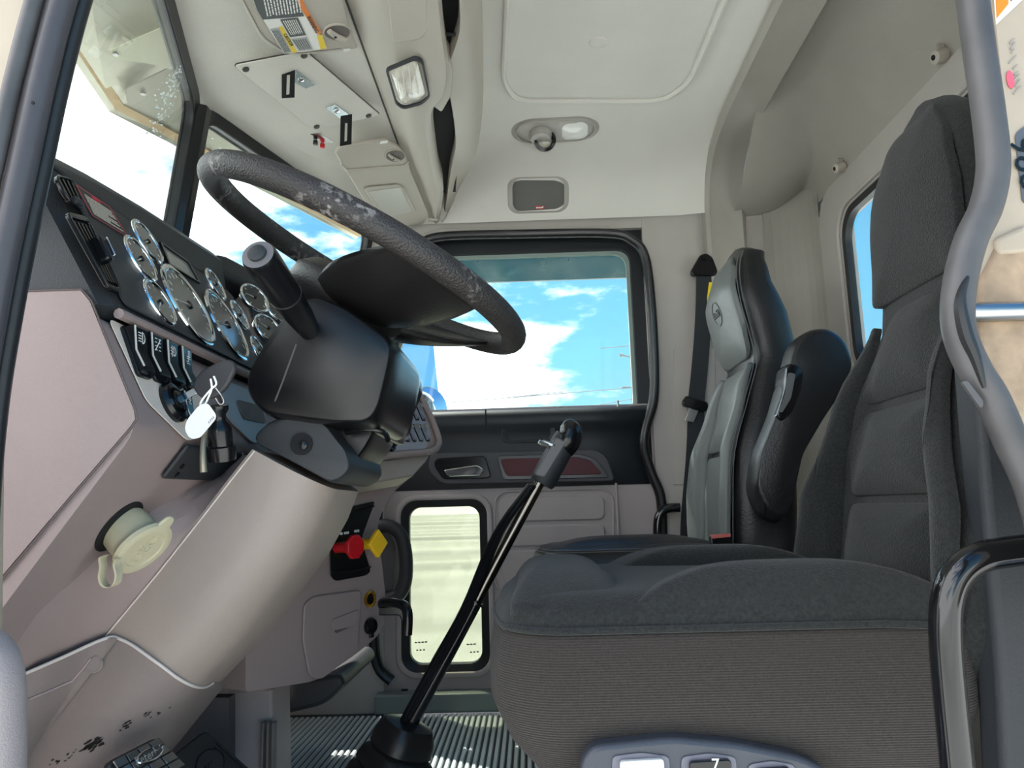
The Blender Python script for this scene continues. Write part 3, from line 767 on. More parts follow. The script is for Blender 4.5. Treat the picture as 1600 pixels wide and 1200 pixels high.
# plate with the hand brake valve
q = rnd([NP(*p, .003) for p in ((287, 690), (374, 703), (346, 748), (246, 743))], .006, 4)
hv = obj('valve_plate', MB().prism(q, nN*.006), blackp, dash, bevel=.003)
for a, b in ((276, 722), (268, 735)):
    obj('screw', MB().lathe([(.004, 0), (.004, .002), (.002, .003)], NP(a, b, .0095), nN, 12), blackg, hv)
vb, vt = U(346, 705, Y=1.0), U(340, 634, Y=.985)
ax = (vt-vb)
L = ax.length
sv = obj('valve_spool', MB().lathe([(.0175, -.012), (.0185, -.002), (.0185, .006), (.0155, .008), (.0155, L*.45), (.014, L*.55), (.0085, L*.66), (.0085, L*.78), (.013, L*.90), (.0135, L), (.011, L+.001)], vb, ax, 28), blackg, dash)
lv = bez([U(322, 672, Y=.975), U(318, 690, Y=.965), U(317, 715, Y=.96), U(318, 738, Y=.96)], 5)
obj('valve_lever', MB().tube(lv, [.0028+.0018*i/len(lv) for i in range(len(lv))], 10), mat('dull_brass', (176, 164, 140), .35, metal=.7), sv)

# --- knee recess with the beige cap
kc = NP(208, 838, .012)
obj('cap_recess', MB().lathe([(.037, .0005), (.037, .0012)], NP(186, 822, 0), nN, 32), voidb, dash)

# --- column lower cover (taupe)
def covsec(lx, ly, rx, ry, Yn=1.05, Yf=1.33, r=.075, ext=.004):
    a = U(lx, ly, Y=Yn); b = U(rx, ry, Y=Yf-r*.9)
    d = V((b.x-a.x, 0, b.z-a.z)); W_ = d.length; d.normalize()
    out = [a-d*ext+V((0, 0, 0)), a]
    for k in range(9):
        t = math.pi/2*k/8
        out.append(V((a.x, Yn+r-r*math.cos(t), a.z))+d*(W_-r+r*math.sin(t)))
    for k in range(9):
        t = math.pi/2*k/8
        out.append(V((a.x, Yf-r+r*math.sin(t), a.z))+d*(W_-r+r*math.cos(t)))
    out += [V((a.x, Yf, a.z)), V((a.x, Yf, a.z))-d*ext]
    return out
st = [((398, 704), (560, 768)), ((362, 749), (543, 812)), ((325, 797), (512, 868)), ((245, 898), (428, 980)), ((165, 994), (334, 1078)), ((150, 1012), (322, 1092))]
rows = [covsec(*a, *b) for a, b in st]
obj('column_cover', MB().grid(rows, True, False, True, True), warmgr, dash, angle=50)
# seam of the cover against the knee panel
obj('cover_edge', MB().tube([U(a, b, Y=1.049) for (a, b), _ in st[:5]], .0012, 6), mat('pale_edge', (214, 200, 192), .5, var=0), dash)
# fillet joining the knee panel to the flank of the cover
rows = []
for a, b, du, dv in ((392, 712, 8, 5), (362, 750, 16, 10), (325, 797, 44, 26), (285, 848, 70, 40), (245, 898, 80, 44), (205, 946, 96, 44), (166, 993, 120, 40), (140, 1024, 130, 20), (110, 1060, 130, 20)):
    e_ = U(a, b, Y=1.052); f_ = NP(a-du, b-dv)
    m_ = (e_+f_)/2+V((-.012, .012, .0)); rows.append([e_, (e_*2+m_)/3, m_, (m_+f_*2)/3, f_+V((-.01, 0, 0))])
obj('knee_fillet', MB().grid(rows), mauve, dash, angle=70)
# kick panel: continues the sweep of the cover below the piping
cov = bpy.data.objects['column_cover']
kax = (U(165, 994, Y=1.05)-U(245, 898, Y=1.05)).normalized()
pipx = [(166, 996), (176, 995), (190, 999), (206, 1007), (222, 1018), (240, 1031), (258, 1044), (275, 1057), (292, 1067), (308, 1073), (322, 1073), (333, 1067)]
kt = stick(cov, pipx, .004)
kt = kt+[kt[-1]+V((-.01, .05, -.01)), kt[-1]+V((-.03, .12, -.03))]
kick = obj('kick_panel', MB().grid([[p+kax*s_+V((0, -.0008 if i_ < 11 else 0, 0)) for i_, p in enumerate(kt)] for s_ in (-.002, .06, .12, .2, .3)]), mauve2, dash, angle=70)
yl = min(.98, NP(40, 1052).y-.03)
def ky(x): return lerp(yl, 1.040, max(0, min(1, (x-40)/125)))
kts = [(-40, 1088), (0, 1070), (40, 1052), (100, 1026), (140, 1008), (168, 997), (184, 998)]
kbs = [(-130, 1300), (-90, 1300), (-60, 1290), (0, 1230), (40, 1180), (70, 1140), (84, 1128)]
rows = []
for t_ in (0, .15, .4, .7, 1): rows.append([U(lerp(a, c, t_), lerp(b, d, t_), Y=ky(a)+.003*t_) for (a, b), (c, d) in zip(kts, kbs)])
ks = obj('kick_side', MB().grid(rows).grid([[p+V((0, .02, 0)) for p in r] for r in rows]), mauve2, dash, angle=70)
pip = bez([U(38, 1053, Y=ky(40)-.002), U(100, 1026, Y=ky(100)-.002), U(150, 1003, Y=ky(150)-.002)]+[p+V((0, -.001, 0)) for p in kt[1:12]], 3)
obj('kick_piping', MB().tube(pip, .0022, 8), mat('pale_piping', (210, 200, 194), .5, var=0), dash)
obj('kick_dimple', MB().lathe([(.011, .001), (.009, .0015), (.004, -.001)], stick(ks, [(147, 1038)], .001)[0], (.3, -1, 0), 20), mauve2, dash)
obj('kick_ridge', MB().tube(stick(ks, [(44, 1093), (80, 1078), (112, 1064), (130, 1044), (142, 1028)], .0), .002, 6), mauve, dash)
# scuff marks, worn to black
scuff = mat('scuff_black', (26, 23, 20), .9, var=0)
def scuffs(c, n, sx_, sy_, ang, big):
    mb = MB()
    for k in range(n):
        a = random.gauss(0, sx_); b = random.gauss(0, sy_); w = random.uniform(.5, 1)*big; h = w*random.uniform(.2, .45)
        ca, sa = math.cos(ang), math.sin(ang)
        q = []
        for t in range(7):
            r_ = random.uniform(.6, 1.2); x = a+math.cos(t*.9)*w*r_; y = b+math.sin(t*.9)*h*r_
            q.append((c[0]+x*ca-y*sa, c[1]+x*sa+y*ca))
        hit = stick(kick, q, .0012)
        if len(hit) == len(q): mb.prism(hit, (0, .0006, 0))
    if mb.v: obj('scuff', mb, scuff, kick, smooth=False)['kind'] = 'stuff'

# --- centre stack
fKf = fr(K0, fK_e, upK)
kpoly = [(0, .215), (.22, .222), (.40, .20), (.485, .15), (.512, .06), (.522, -.09), (.44, -.125), (0, -.135)]
kp3 = rnd([fKf(a, b, -.002) for a, b in kpoly], [.002, .1, .06, .06, .06, .03, .02, .002], 5)
obj('centre_stack', MB().prism(kp3, -nK*.16), mauve, dash, bevel=.008)
# black instrument field on the stack, left part
q = rnd([fKf(a, b, 0) for a, b in ((.004, .19), (.27, .19), (.27, .0), (.004, .0))], .01, 4)
obj('centre_gauge_panel', MB().prism(q, nK*.0025), blackp, dash, bevel=.001)
obj('brow_cap', MB().prism([KP(a, b, .006) for a, b in ((338, 428), (385, 447), (470, 486), (560, 540), (560, 512), (500, 472), (430, 440), (388, 420), (350, 400), (334, 396))], -nK*.20), blackp, dash, bevel=.012)
# raised mauve rim around the switch end
rim = [KP(*p, .004) for p in ((641, 590), (655, 620), (672, 655), (683, 686), (681, 700), (668, 707), (620, 712), (545, 720))]
obj('stack_rim', MB().tube(bez(rim, 4), .008, 10), mauve, dash)
q = rnd([KP(*p, .001) for p in ((610, 612), (648, 610), (672, 680), (665, 702), (560, 709), (560, 660))], .012, 5)
obj('switch_bank', MB().prism(q, nK*.002), mat('sky_tinted_bank', (150, 150, 160), .4), dash, bevel=.001)  # mauve grey panel; the blue of the reflected sky is put into its colour
def krocker(x, y, w=.0145, h=.046):
    c = KP(x, y, .003); f = fr(c, fK_e, upK)
    b = obj('bank_switch', MB().prism([f(a, b_) for a, b_ in rr(w, h, .003, 3)], f.z*.002), blackg, dash)
    prof = [(-h*.44, .002), (-h*.42, .008), (-h*.28, .008), (-h*.02, .005), (h*.42, .013), (h*.44, .002)]
    obj('paddle', MB().grid([[f(a, bb, cc) for bb, cc in prof] for a in (-w*.36, w*.28)]).add([f(-w*.36, bb, cc) for bb, cc in prof], [tuple(range(6))]).add([f(w*.28, bb, cc) for bb, cc in prof], [tuple(range(6))]), mat('grey_blue_paddle', (126, 128, 138), .35), b, angle=25)
    obj('amber_tick', MB().box(f(0, h*.25, .0125), (w*.4, h*.10, .001), f.x, f.y), mat('amber_print', (170, 160, 110), .5, var=0), b, smooth=False)
for x, y in ((624, 645), (634.5, 645), (645, 645), (655, 646), (630, 678), (640.5, 678), (651, 678), (661.5, 678)): krocker(x, y)
for x, y in ((584, 698), (606, 696)):
    c = KP(x, y, .003)
    kn = obj('climate_knob', MB().lathe([(.017, 0), (.017, .006), (.012, .008), (.011, .022), (.009, .024)], c, nK, 20), blackg, dash)
    obj('knob_mark', MB().box(c+nK*.0245, (.003, .014, .001), fK_e, upK), redp if x > 600 else white, kn, smooth=False)
# underside of the stack
un = [KP(*p, -.004) for p in ((545, 722), (612, 716), (676, 706), (668, 720), (648, 742), (552, 758))]
obj('stack_underside', MB().prism(un, -nK*.05), warmgr, dash, bevel=.004)
# --- lower centre body (brake valves, ashtray, sockets)
nL = V((.866, -.5, 0)); L0 = V((-.335, 1.72, 0)); eL = V((.5, .866, 0))
def LP(x, y, off=0): return UP(x, y, L0, nL)+nL*off
lb = rnd([LP(*p) for p in ((385, 735), (560, 752), (648, 740), (608, 775), (588, 822), (597, 880), (603, 935), (600, 985), (560, 1020), (495, 1064), (384, 1082))], [.01, .01, .02, .03, .03, .02, .02, .05, .04, .03, .01], 5)
obj('lower_centre', MB().prism(lb, -nL*.20), mauve, dash, bevel=.012, seg=4)
bp = rnd([LP(*p, .002) for p in ((512, 800), (584, 783), (562, 842), (577, 893), (570, 899), (522, 908), (514, 900))], .01, 5)
vp = obj('valve_panel', MB().prism(bp, nL*.003), blackg, dash, bevel=.0025)
obj('panel_lip', MB().tube([LP(518, 894, .008), LP(545, 893, .008), LP(574, 886, .008)], .0025, 6), blacks, vp)
obj('panel_top_lip', MB().tube([LP(527, 806, .006), LP(581, 791, .006)], .002, 6), blacks, vp)
for a, b in ((524, 834.5), (530, 833.8), (536, 833), (540, 832.4), (552, 830), (556, 829.4)):
    obj('panel_print', MB().box(LP(a, b, .006), (.007, .005, .0006), eL, V((0, 0, 1))), white, vp, smooth=False)
def knob(px, depth, ma, sides, r, rot, label):
    c = LP(*px, .004)
    ax_ = (nL+V((0, 0, .05))).normalized()
    s = obj('brake_knob', MB().lathe([(.0105, 0), (.0115, depth*.5), (.0105, depth)], c, ax_, 20), ma, dash, label=label)
    a = eL; b = V((0, 0, 1))
    f = fr(c+ax_*depth, a, b)
    q = [f(r*math.cos(rot+2*math.pi*i/sides), r*math.sin(rot+2*math.pi*i/sides)) for i in range(sides)]
    obj('knob_head', MB().prism(q, f.z*.011), ma, s, bevel=.003)
knob((523, 856), .045, redp, 8, .0255, .39, 'red octagonal trailer air supply knob')
knob((556, 851), .050, yellowp, 4, .030, 0.0, 'yellow diamond parking brake knob')
# ashtray door
dq = rnd([LP(*p, .001) for p in ((472, 945), (486, 932), (560, 922), (562, 935), (556, 1018), (498, 1062), (480, 1055), (470, 1000))], .012, 5)
ash = obj('ashtray_door', MB().prism(dq, nL*.0055), mauve, dash, bevel=.004)
obj('finger_pull', MB().prism(rnd([LP(*p, .007) for p in ((513, 968), (554, 952), (556, 962), (548, 978), (514, 985))], .008, 5), nL*.004), mauve, ash, bevel=.004)
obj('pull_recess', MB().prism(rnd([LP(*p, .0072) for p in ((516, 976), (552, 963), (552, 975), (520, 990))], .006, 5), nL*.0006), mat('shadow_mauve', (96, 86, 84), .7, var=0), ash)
# sockets
c = LP(576, 936, .002); brass = mat('brass', (196, 142, 40), .25, metal=.9)
so_ = obj('power_socket', MB().lathe([(.0165, 0), (.0175, .004), (.014, .006), (.011, .004), (.0105, .002)], c, nL, 26), brass, dash, label='brass ringed power socket')
obj('socket_core', MB().lathe([(.0105, .001), (.0105, .003)], c, nL, 20), blackg, so_)
c = LP(576, 978, .002)
so_ = obj('power_socket', MB().lathe([(.017, 0), (.0175, .005), (.015, .010), (.006, .012)], c, nL, 26), blackg, dash, label='black capped power socket')
obj('socket_tab', MB().box(c+V((0, 0, -.019))+nL*.006, (.012, .010, .006), eL, V((0, 0, 1))), blackg, so_, bevel=.002)
# cup holder bracket
ch = bez([U(588, 945, Y=1.74), U(610, 941, Y=1.70), U(630, 946, Y=1.67), U(637, 960, Y=1.66), U(636, 992, Y=1.66)], 5)
cb = obj('cup_holder', MB().tube(ch, .011, 10), blackg, dash, label='black cup holder bracket')
obj('holder_plate', MB().prism(rnd([U(a, b, Y=1.72) for a, b in ((588, 942), (620, 940), (640, 950), (641, 975), (630, 978), (624, 962), (590, 962))], .006), (0, .02, 0)), blackg, cb, bevel=.003)
# lower duct, post and dark box under the centre body
obj('heater_box', MB().prism(rnd([U(a, b, Y=1.75) for a, b in ((385, 1078), (530, 1052), (540, 1072), (508, 1102), (440, 1118), (400, 1114))], .03), (0, .35, 0)), mat('dark_teal_duct', (46, 47, 50), .5), dash, bevel=.01)
obj('lower_post', MB().prism([U(a, b, Y=1.62) for a, b in ((357, 1080), (425, 1076), (428, 1260), (357, 1260))], (0, .12, 0)), dgrey, dash, bevel=.006)
for k in range(3):
    obj('post_rib', MB().box(U(412+k*8, 1165, Y=1.60), (.005, .02, .09)), mauve2, dash, bevel=.002)
obj('post_back', MB().prism([U(a, b, Y=1.5) for a, b in ((200, 1090), (358, 1090), (358, 1300), (150, 1300))], (0, .03, 0)), mat('dark_grey_back', (78, 76, 78), .7), dash)
for c_, n_, a_, b_, g_ in (((146, 1162), 26, 8, 3.5, 7.5), ((195, 1134), 12, 9, 2, 4.5), ((228, 1117), 5, 4, 1.5, 4), ((100, 1186), 14, 16, 4, 3.2), ((250, 1114), 7, 9, 1.5, 3)):
    scuffs(c_, n_, a_, b_, -.5, g_)

# ================================================================ cap hung in the knee panel
caps = mat('cream_rubber', (196, 188, 158), .45, bump=(300, .1), var=.05)
axc = (NP(235, 868, .05)-NP(205, 832, .0)).normalized()
axc = (nN*.9+V((.15, -.28, -.25))).normalized()
capo = thing('filler_cap', NP(205, 838, 0), 'cream rubber cap with a strap loop hanging from the knee panel', 'cap')
c1 = NP(193, 822, .0)
obj('cap_body', MB().lathe([(.030, .001), (.031, .012), (.031, .036), (.0305, .040)], c1, axc, 36), caps, capo)
fl_ = obj('cap_flange', MB().lathe([(.031, .036), (.036, .037), (.0385, .041), (.0375, .046), (.032, .048), (.026, .0475), (.025, .046), (.003, .046)], c1, axc, 40), caps, capo)
fc = fr(c1+axc*.0465, V((.55, .75, .35)), V((-.3, -.2, .9)))
ux_ = (U(240, 838, Y=.95)-U(205, 870, Y=.95)); ux_ = (ux_-axc*ux_.dot(axc)).normalized(); uy_ = axc.cross(ux_)
text('cap_lettering', 'CEC', c1+axc*.0462, ux_, uy_, .022, caps, fl_, ext=.0012)
obj('cap_tab', MB().prism(rnd([c1+axc*.041+ux_*a+uy_*b for a, b in ((.030, -.012), (.051, -.006), (.051, .008), (.030, .014))], .008), axc*.005), caps, capo, bevel=.002)
lp_ = bez([U(a, b, Y=.93) for a, b in ((166, 868), (158, 872), (159, 886), (157, 902), (161, 914), (170, 918), (180, 912), (183, 898), (180, 884), (183, 874))], 5)
mb = MB().grid([[p+V((0, -.006, 0)), p+V((.0025, -.006, .001)), p+V((.0025, .008, .001)), p+V((0, .008, 0))] for p in lp_], True, False, True, True)
obj('strap_loop', mb, caps, capo)

# ================================================================ steering wheel and column
wornl = bpy.data.materials.new('worn_wheel_vinyl'); wornl.use_nodes = True
t = wornl.node_tree; b = t.nodes['Principled BSDF']; b.inputs['Roughness'].default_value = .55
tcn = t.nodes.new('ShaderNodeTexCoord')
n1_ = t.nodes.new('ShaderNodeTexNoise'); n1_.inputs['Scale'].default_value = 7.0; n1_.inputs['Detail'].default_value = 2
n2_ = t.nodes.new('ShaderNodeTexNoise'); n2_.inputs['Scale'].default_value = 110; n2_.inputs['Detail'].default_value = 6
for n_ in (n1_, n2_): t.links.new(tcn.outputs['Object'], n_.inputs['Vector'])
m1 = t.nodes.new('ShaderNodeMapRange'); m1.inputs['From Min'].default_value = .51; m1.inputs['From Max'].default_value = .60; t.links.new(n1_.outputs['Fac'], m1.inputs[0])
m2 = t.nodes.new('ShaderNodeMapRange'); m2.inputs['From Min'].default_value = .50; m2.inputs['From Max'].default_value = .60; t.links.new(n2_.outputs['Fac'], m2.inputs[0])
mm = t.nodes.new('ShaderNodeMath'); mm.operation = 'MULTIPLY'; t.links.new(m1.outputs[0], mm.inputs[0]); t.links.new(m2.outputs[0], mm.inputs[1])
mc = t.nodes.new('ShaderNodeMix'); mc.data_type = 'RGBA'; t.links.new(mm.outputs[0], mc.inputs[0])
mc.inputs[6].default_value = lin((46, 43, 42))+(1,); mc.inputs[7].default_value = lin((128, 124, 120))+(1,)
t.links.new(mc.outputs[2], b.inputs['Base Color'])
bn = t.nodes.new('ShaderNodeBump'); bn.inputs['Strength'].default_value = .6; bn.inputs['Distance'].default_value = .002
n3_ = t.nodes.new('ShaderNodeTexVoronoi'); n3_.inputs['Scale'].default_value = 330; t.links.new(tcn.outputs['Object'], n3_.inputs['Vector'])
t.links.new(n3_.outputs['Distance'], bn.inputs['Height']); t.links.new(bn.outputs[0], b.inputs['Normal'])
wheelb = mat('wheel_hub_vinyl', (28, 26, 26), .36, bump=(260, .3), var=.06)

E1, E2 = U(353, 304, Y=1.17), U(803, 524, Y=1.17)
WC = (E1+E2)/2; WR = (E2-E1).length/2
wex = (E2-E1).normalized(); wey = V((0, 1, 0)); wn = wex.cross(wey).normalized()
def wf(a, b, c=0): return WC+wex*a+wey*b+wn*c
sw = thing('steering_wheel', WC-wn*.09, 'black steering wheel with a worn peeling rim above the dark column', 'steering wheel')
obj('rim', MB().tube([wf(WR*math.cos(i*math.pi/36), WR*math.sin(i*math.pi/36)) for i in range(72)], .0195, 16, closed=True), wornl, sw)
obj('hub', MB().lathe([(.05, -.115), (.085, -.10), (.098, -.075), (.094, -.05), (.075, -.034), (.03, -.028), (.002, -.027)], WC, wn, 40), wheelb, sw)
def spoke(s, h0, h1, r0_, r1_, name='spoke'):
    """arm from the hub to the rim; angles at hub (h0,h1) and at rim (r0_,r1_), s = side"""
    na, nr = 16, 12; loop = []
    for i in range(na+1):
        rt, rb = [], []
        e = 1-abs(2*i/na-1)**3
        for j in range(nr+1):
            u = j/nr; r = lerp(.05, WR-.004, u)
            k = u**.55
            A = math.radians(lerp(lerp(h0, r0_, k), lerp(h1, r1_, k), i/na))*s
            c = lerp(-.070, .0, u**1.6); th = lerp(.030, .010, u)*(.35+.65*e)
            x = (r*math.cos(A), r*math.sin(A))
            rt.append(wf(*x, c+th*.3)); rb.append(wf(*x, c-th))
        loop.append(rt+rb[::-1])
    return obj(name, MB().grid(loop, True, False, True, True), wheelb, sw, angle=80)
spoke(-1, 132, -6, 65, 31); spoke(1, 132, -6, 65, 31)

# column
col = thing('steering_column', (-.42, 1.17, .62), 'black steering column shroud with turn signal stalk under the wheel', 'steering column')
def loftY(px, Y0, Y1, r, name, ma, parent, extra=0, sc=.9):
    """silhouette from the side, rounded towards both flanks"""
    P = [V((p.x, 0, p.z)) for p in (U(a, b, Y=(Y0+r)) for a, b in px)]
    P = rnd(P, .02, 4); c = sum(P, V((0, 0, 0)))/len(P)
    rows = []
    n = 7
    for k in range(n+1):
        t = math.pi/2*k/n; s = 1-(1-math.sin(t))*(1-sc)
        rows.append([V((c.x, Y0+r*(1-math.cos(t)), c.z))+(p-c)*s for p in P])
    for k in range(n+1):
        t = math.pi/2*(1-k/n); s = 1-(1-math.sin(t))*(1-sc)
        rows.append([V((c.x, Y1-r*(1-math.cos(t)), c.z))+(p-c)*s for p in P])
    return obj(name, MB().grid(rows, True, False, True, True), ma, parent, angle=50)
shr = loftY(((478, 482), (512, 474), (555, 490), (632, 546), (624, 590), (610, 646), (594, 672), (540, 672), (425, 656), (400, 622), (404, 590), (440, 530)), 1.03, 1.31, .06, 'shroud', blacks, col)
obj('shroud_seam', MB().tube(stick(shr, [(463, 538), (452, 568), (441, 598), (430, 626), (421, 648)], .0), .0012, 6), mat('seam_grey', (86, 82, 80), .5, var=0), shr)
# flared right-hand end with a screw hole
fl2 = loftY(((596, 558), (628, 550), (634, 575), (628, 592), (614, 620), (608, 660), (592, 684), (580, 672)), 1.10, 1.36, .05, 'shroud_end', blacks, col)
obj('screw_hole', MB().lathe([(.008, 0), (.008, .002)], U(610, 566, Y=1.095), (0.2, -1, .1), 16), voidb, col)
# lower collar
loftY(((402, 690), (440, 655), (520, 662), (540, 690), (556, 708), (563, 735), (548, 752), (530, 758)), 1.06, 1.30, .05, 'collar', blackp, col)
loftY(((505, 668), (600, 672), (585, 700), (560, 735), (530, 712), (508, 700)), 1.12, 1.30, .05, 'boot', blacks, col)
sc_ = obj('screw_recess', MB().lathe([(.0155, 0), (.0155, .002)], U(471, 694, Y=1.058), (0, -1, 0), 22), voidb, col)
obj('screw', MB().lathe([(.006, 0), (.006, .003), (.002, .004)], U(474, 696, Y=1.055), (0, -1, 0), 12), blackg, sc_)
# bent ear at the lower right of the shroud
obj('shroud_lip', MB().tube(bez([U(540, 676, Y=1.10), U(575, 670, Y=1.09), U(600, 676, Y=1.10), U(606, 688, Y=1.12)], 5), .004, 8), blackg, col)
# stalk
tp, bs = U(403, 398, Y=.87), U(489, 524, Y=1.045)
ax = (tp-bs).normalized(); L = (tp-bs).length
st_ = obj('signal_stalk', MB().lathe([(.012, -.03), (.013, 0), (.0185, L*.28), (.0205, L*.50), (.0205, L*.53)], bs, ax, 32), blackg, col)
obj('stalk_collar', MB().lathe([(.0212, L*.53), (.0212, L*.545)], bs, ax, 32), steel, st_)
obj('stalk_grip', MB().lathe([(.021, L*.545), (.0218, L*.9), (.0215, L*.97), (.0195, L), (.012, L+.0005)], bs, ax, 32), blackg, st_)
e1 = obj('stalk_cap', MB().lathe([(.0195, L+.0004), (.012, L+.0012)], bs, ax, 32), mat('grey_cap', (104, 102, 104), .4), st_)
b2 = obj('stalk_button', MB().lathe([(.0115, L), (.0112, L+.005), (.009, L+.0065), (.001, L+.007)], bs, ax, 28), blackp, st_)
# base bezel
bq = rnd([U(a, b, Y=1.038) for a, b in ((452, 508), (500, 488), (516, 505), (500, 540), (482, 548), (448, 536))], .012, 4)
obj('stalk_bezel', MB().prism(bq, (0, -.006, 0)), blackp, col, bevel=.003)

# ================================================================ key with tag
ic = SP(263, 632, .016)
kd = (nS+V((0, -.12, .12))).normalized()
key = thing('ignition_key', ic, 'black headed ignition key with a white paper tag in the dash lock', 'key')
fk = fr(ic, kd, upS)
obj('blade', MB().prism([fk(a, b, -.0012) for a, b in ((-.004, -.0045), (.030, -.0045), (.030, .0045), (-.004, .0045))], fk.z*.0024), chrome, key, bevel=.0006)
hd = [(.024, -.006), (.030, -.016), (.045, -.021), (.062, -.017), (.074, -.009), (.082, -.002), (.083, .008), (.076, .014), (.06, .017), (.042, .017), (.030, .012), (.024, .006)]
obj('key_head', MB().prism([fk(p.x, p.y, -.0045) for p in bez([(a, b, 0) for a, b in hd], 4, True)], fk.z*.009), mat('key_rubber', (58, 58, 60), .5, bump=(200, .2)), key, bevel=.003)
rg = fk(.076, .004, 0)
rng = bez([U(a, b, Y=.84) for a, b in ((334, 588), (338, 600), (330, 608), (318, 622), (313, 632), (318, 636), (326, 620), (331, 606), (329, 592))], 4)
obj('tag_wire', MB().tube(rng, .0011, 6), white, key)
rng2 = bez([U(a, b, Y=.86) for a, b in ((337, 606), (346, 618), (350, 628), (344, 632), (337, 622))], 4)
obj('tag_wire', MB().tube(rng2, .0009, 6), steel, key)
tg_ = rnd([U(a, b, Y=.835) for a, b in ((311, 633), (324, 629), (340, 651), (312, 685), (296, 686), (288, 670), (292, 656))], .006, 4)
tgo = obj('paper_tag', MB().prism(tg_, (0, .0008, 0)), mat('tag_paper', (205, 203, 199), .7, var=.02), key, smooth=False)
ux_ = U(338, 653, Y=.834)-U(322, 672, Y=.834)
for a, b in ((326, 660), (328.6, 657), (331, 654.6), (333, 652.4)):
    obj('tag_print', MB().tube([U(a-.6, b-1.5, Y=.8345), U(a+.8, b+1.4, Y=.8345)], .0004, 4), mat('tag_ink', (120, 120, 116), .7, var=0), tgo)

# ================================================================ overhead console
con = thing('overhead_console', (-.22, 1.6, 1.5), 'grey moulded overhead console with dome lamp and dark storage pockets', 'console')
ZB = 1.545
Ls = [V((XH, y, ZH)) for y in (.80, 1.10, 1.38, 1.6, 1.9, 2.2, 2.42)]
Mpx = ((655, -190), (676, -60), (686, 20), (690, 60), (697, 115), (690, 152), (675, 172), (674, 205), (682, 265), (688, 300), (692, 340))
Mc = [U(a, b, Z=ZB) for a, b in Mpx]
Mc[-1] = U(684, 348, Y=2.425); Mc[-2] = U(690, 300, Z=1.545)
Mc = [V((.0, 0, 0))+p for p in Mc]
Mf = bez(Mc, 4)
rows = []
for p in Mf:
    y = p.y
    rows.append([V((XH-.004, y, ZH+.02)), V((XH, y, ZH-.006)), V((XH+.012, y, ZH-.016)), V((lerp(XH, p.x, .35), y, lerp(ZH-.016, p.z, .45))), V((lerp(XH, p.x, .85), y, p.z-.004)), p, p+V((.006, 0, .012)), p+V((.004, 0, .06)), V((p.x-.03, y, 1.72))])
obj('beam', MB().grid(rows), congrey, con, angle=50)
obj('trim_line', MB().tube([V((XH-.003, y, ZH-.003)) for y in (.8, 1.5, 2.42)], .0025, 6), mat('dark_gap', (70, 66, 62), .7, var=0), con)
# rear rail
Nc = [U(a, b, Z=1.565) for a, b in ((700, -190), (712, -60), (718, 0), (718, 50), (704, 95), (699, 125), (705, 160), (711, 200), (712, 232), (704, 270))]+[U(696, 325, Y=2.40), U(690, 345, Y=2.425)]
Oc = [U(a, b, Z=1.585) for a, b in ((722, -190), (735, -60), (740, 0), (745, 60), (749, 110), (750, 150), (748, 190), (744, 225), (738, 250))]+[U(725, 280, Y=2.37), U(708, 315, Y=2.405), U(692, 347, Y=2.425)]
Nf, Of = bez(Nc, 4), bez(Oc, 4)
k = min(len(Nf), len(Of))
rows = []
for i in range(k):
    a, b = Nf[i], Of[int(i*(len(Of)-1)/(k-1))]
    rows.append([a+V((-.004, 0, .10)), a+V((-.002, 0, .01)), a, (a+b)/2-V((0, 0, .006)), b, b+V((.008, 0, .012)), b+V((.010, .0, .22))])
obj('rear_rail', MB().grid(rows), congrey, con, angle=50)
# bridge between the two pockets + pocket liners
br = rnd([U(a, b, Z=1.55) for a, b in ((672, 92), (697, 92), (708, 110), (705, 150), (690, 176), (668, 160))], .01, 4)
obj('bridge', MB().prism(br, (0, 0, .08)), congrey, con, bevel=.006)
for (q, nm) in ((((660, -120), (730, -120), (728, 95), (690, 112)), 'pocket'), (((672, 140), (722, 140), (712, 300), (690, 300)), 'pocket')):
    obj(nm, MB().prism([U(a, b, Z=1.60) for a, b in q], (0, 0, .06)), voidb, con, smooth=False)
obj('pocket_shelf', MB().tube([U(683, 52, Z=1.585), U(712, 54, Z=1.585)], .004, 6), blackp, con)
# dished face near the driver
obj('face_block', MB().prism(rnd([U(a, b, Z=1.553) for a, b in ((596, -90), (606, 0), (614, 60), (658, 52), (668, 40), (664, -90))], .008, 4), (0, 0, -.012)), congrey, con, bevel=.006)
# dome lamp
lz = 1.548
ring_o = rnd([U(a, b, Z=lz) for a, b in ((602, 105), (650, 85), (661, 92), (672, 148), (660, 160), (630, 168), (618, 160))], .012, 5)
c_ = sum(ring_o, V((0, 0, 0)))/len(ring_o)
dl = obj('dome_lamp', MB().frame(ring_o, [p+(c_-p)*.10 for p in ring_o], (0, 0, -.007)), blackp, con, bevel=.002, label='clear ribbed dome lamp')
lens = rnd([U(a, b, Z=lz) for a, b in ((608, 110), (645, 93), (652, 96), (665, 146), (656, 156), (632, 162), (624, 156))], .010, 5)
obj('lens', pillow(lambda a, b, c: V((a, b, lz-.002-c)), [(p.x, p.y) for p in lens], .010, 5), mat('lamp_lens', (226, 220, 206), .12, coat=.6, bump=(120, .5), var=.12, varscale=60), dl)
for k_ in range(4):
    a = lerp(0, 1, (k_+.5)/4)
    p1 = lens[0]*(1-a)+lens[12]*a
    obj('lens_rib', MB().tube([U(618+k_*10, 110-k_*4, Z=lz-.012), U(624+k_*10, 150-k_*1, Z=lz-.012)], .0012, 5), white, dl)

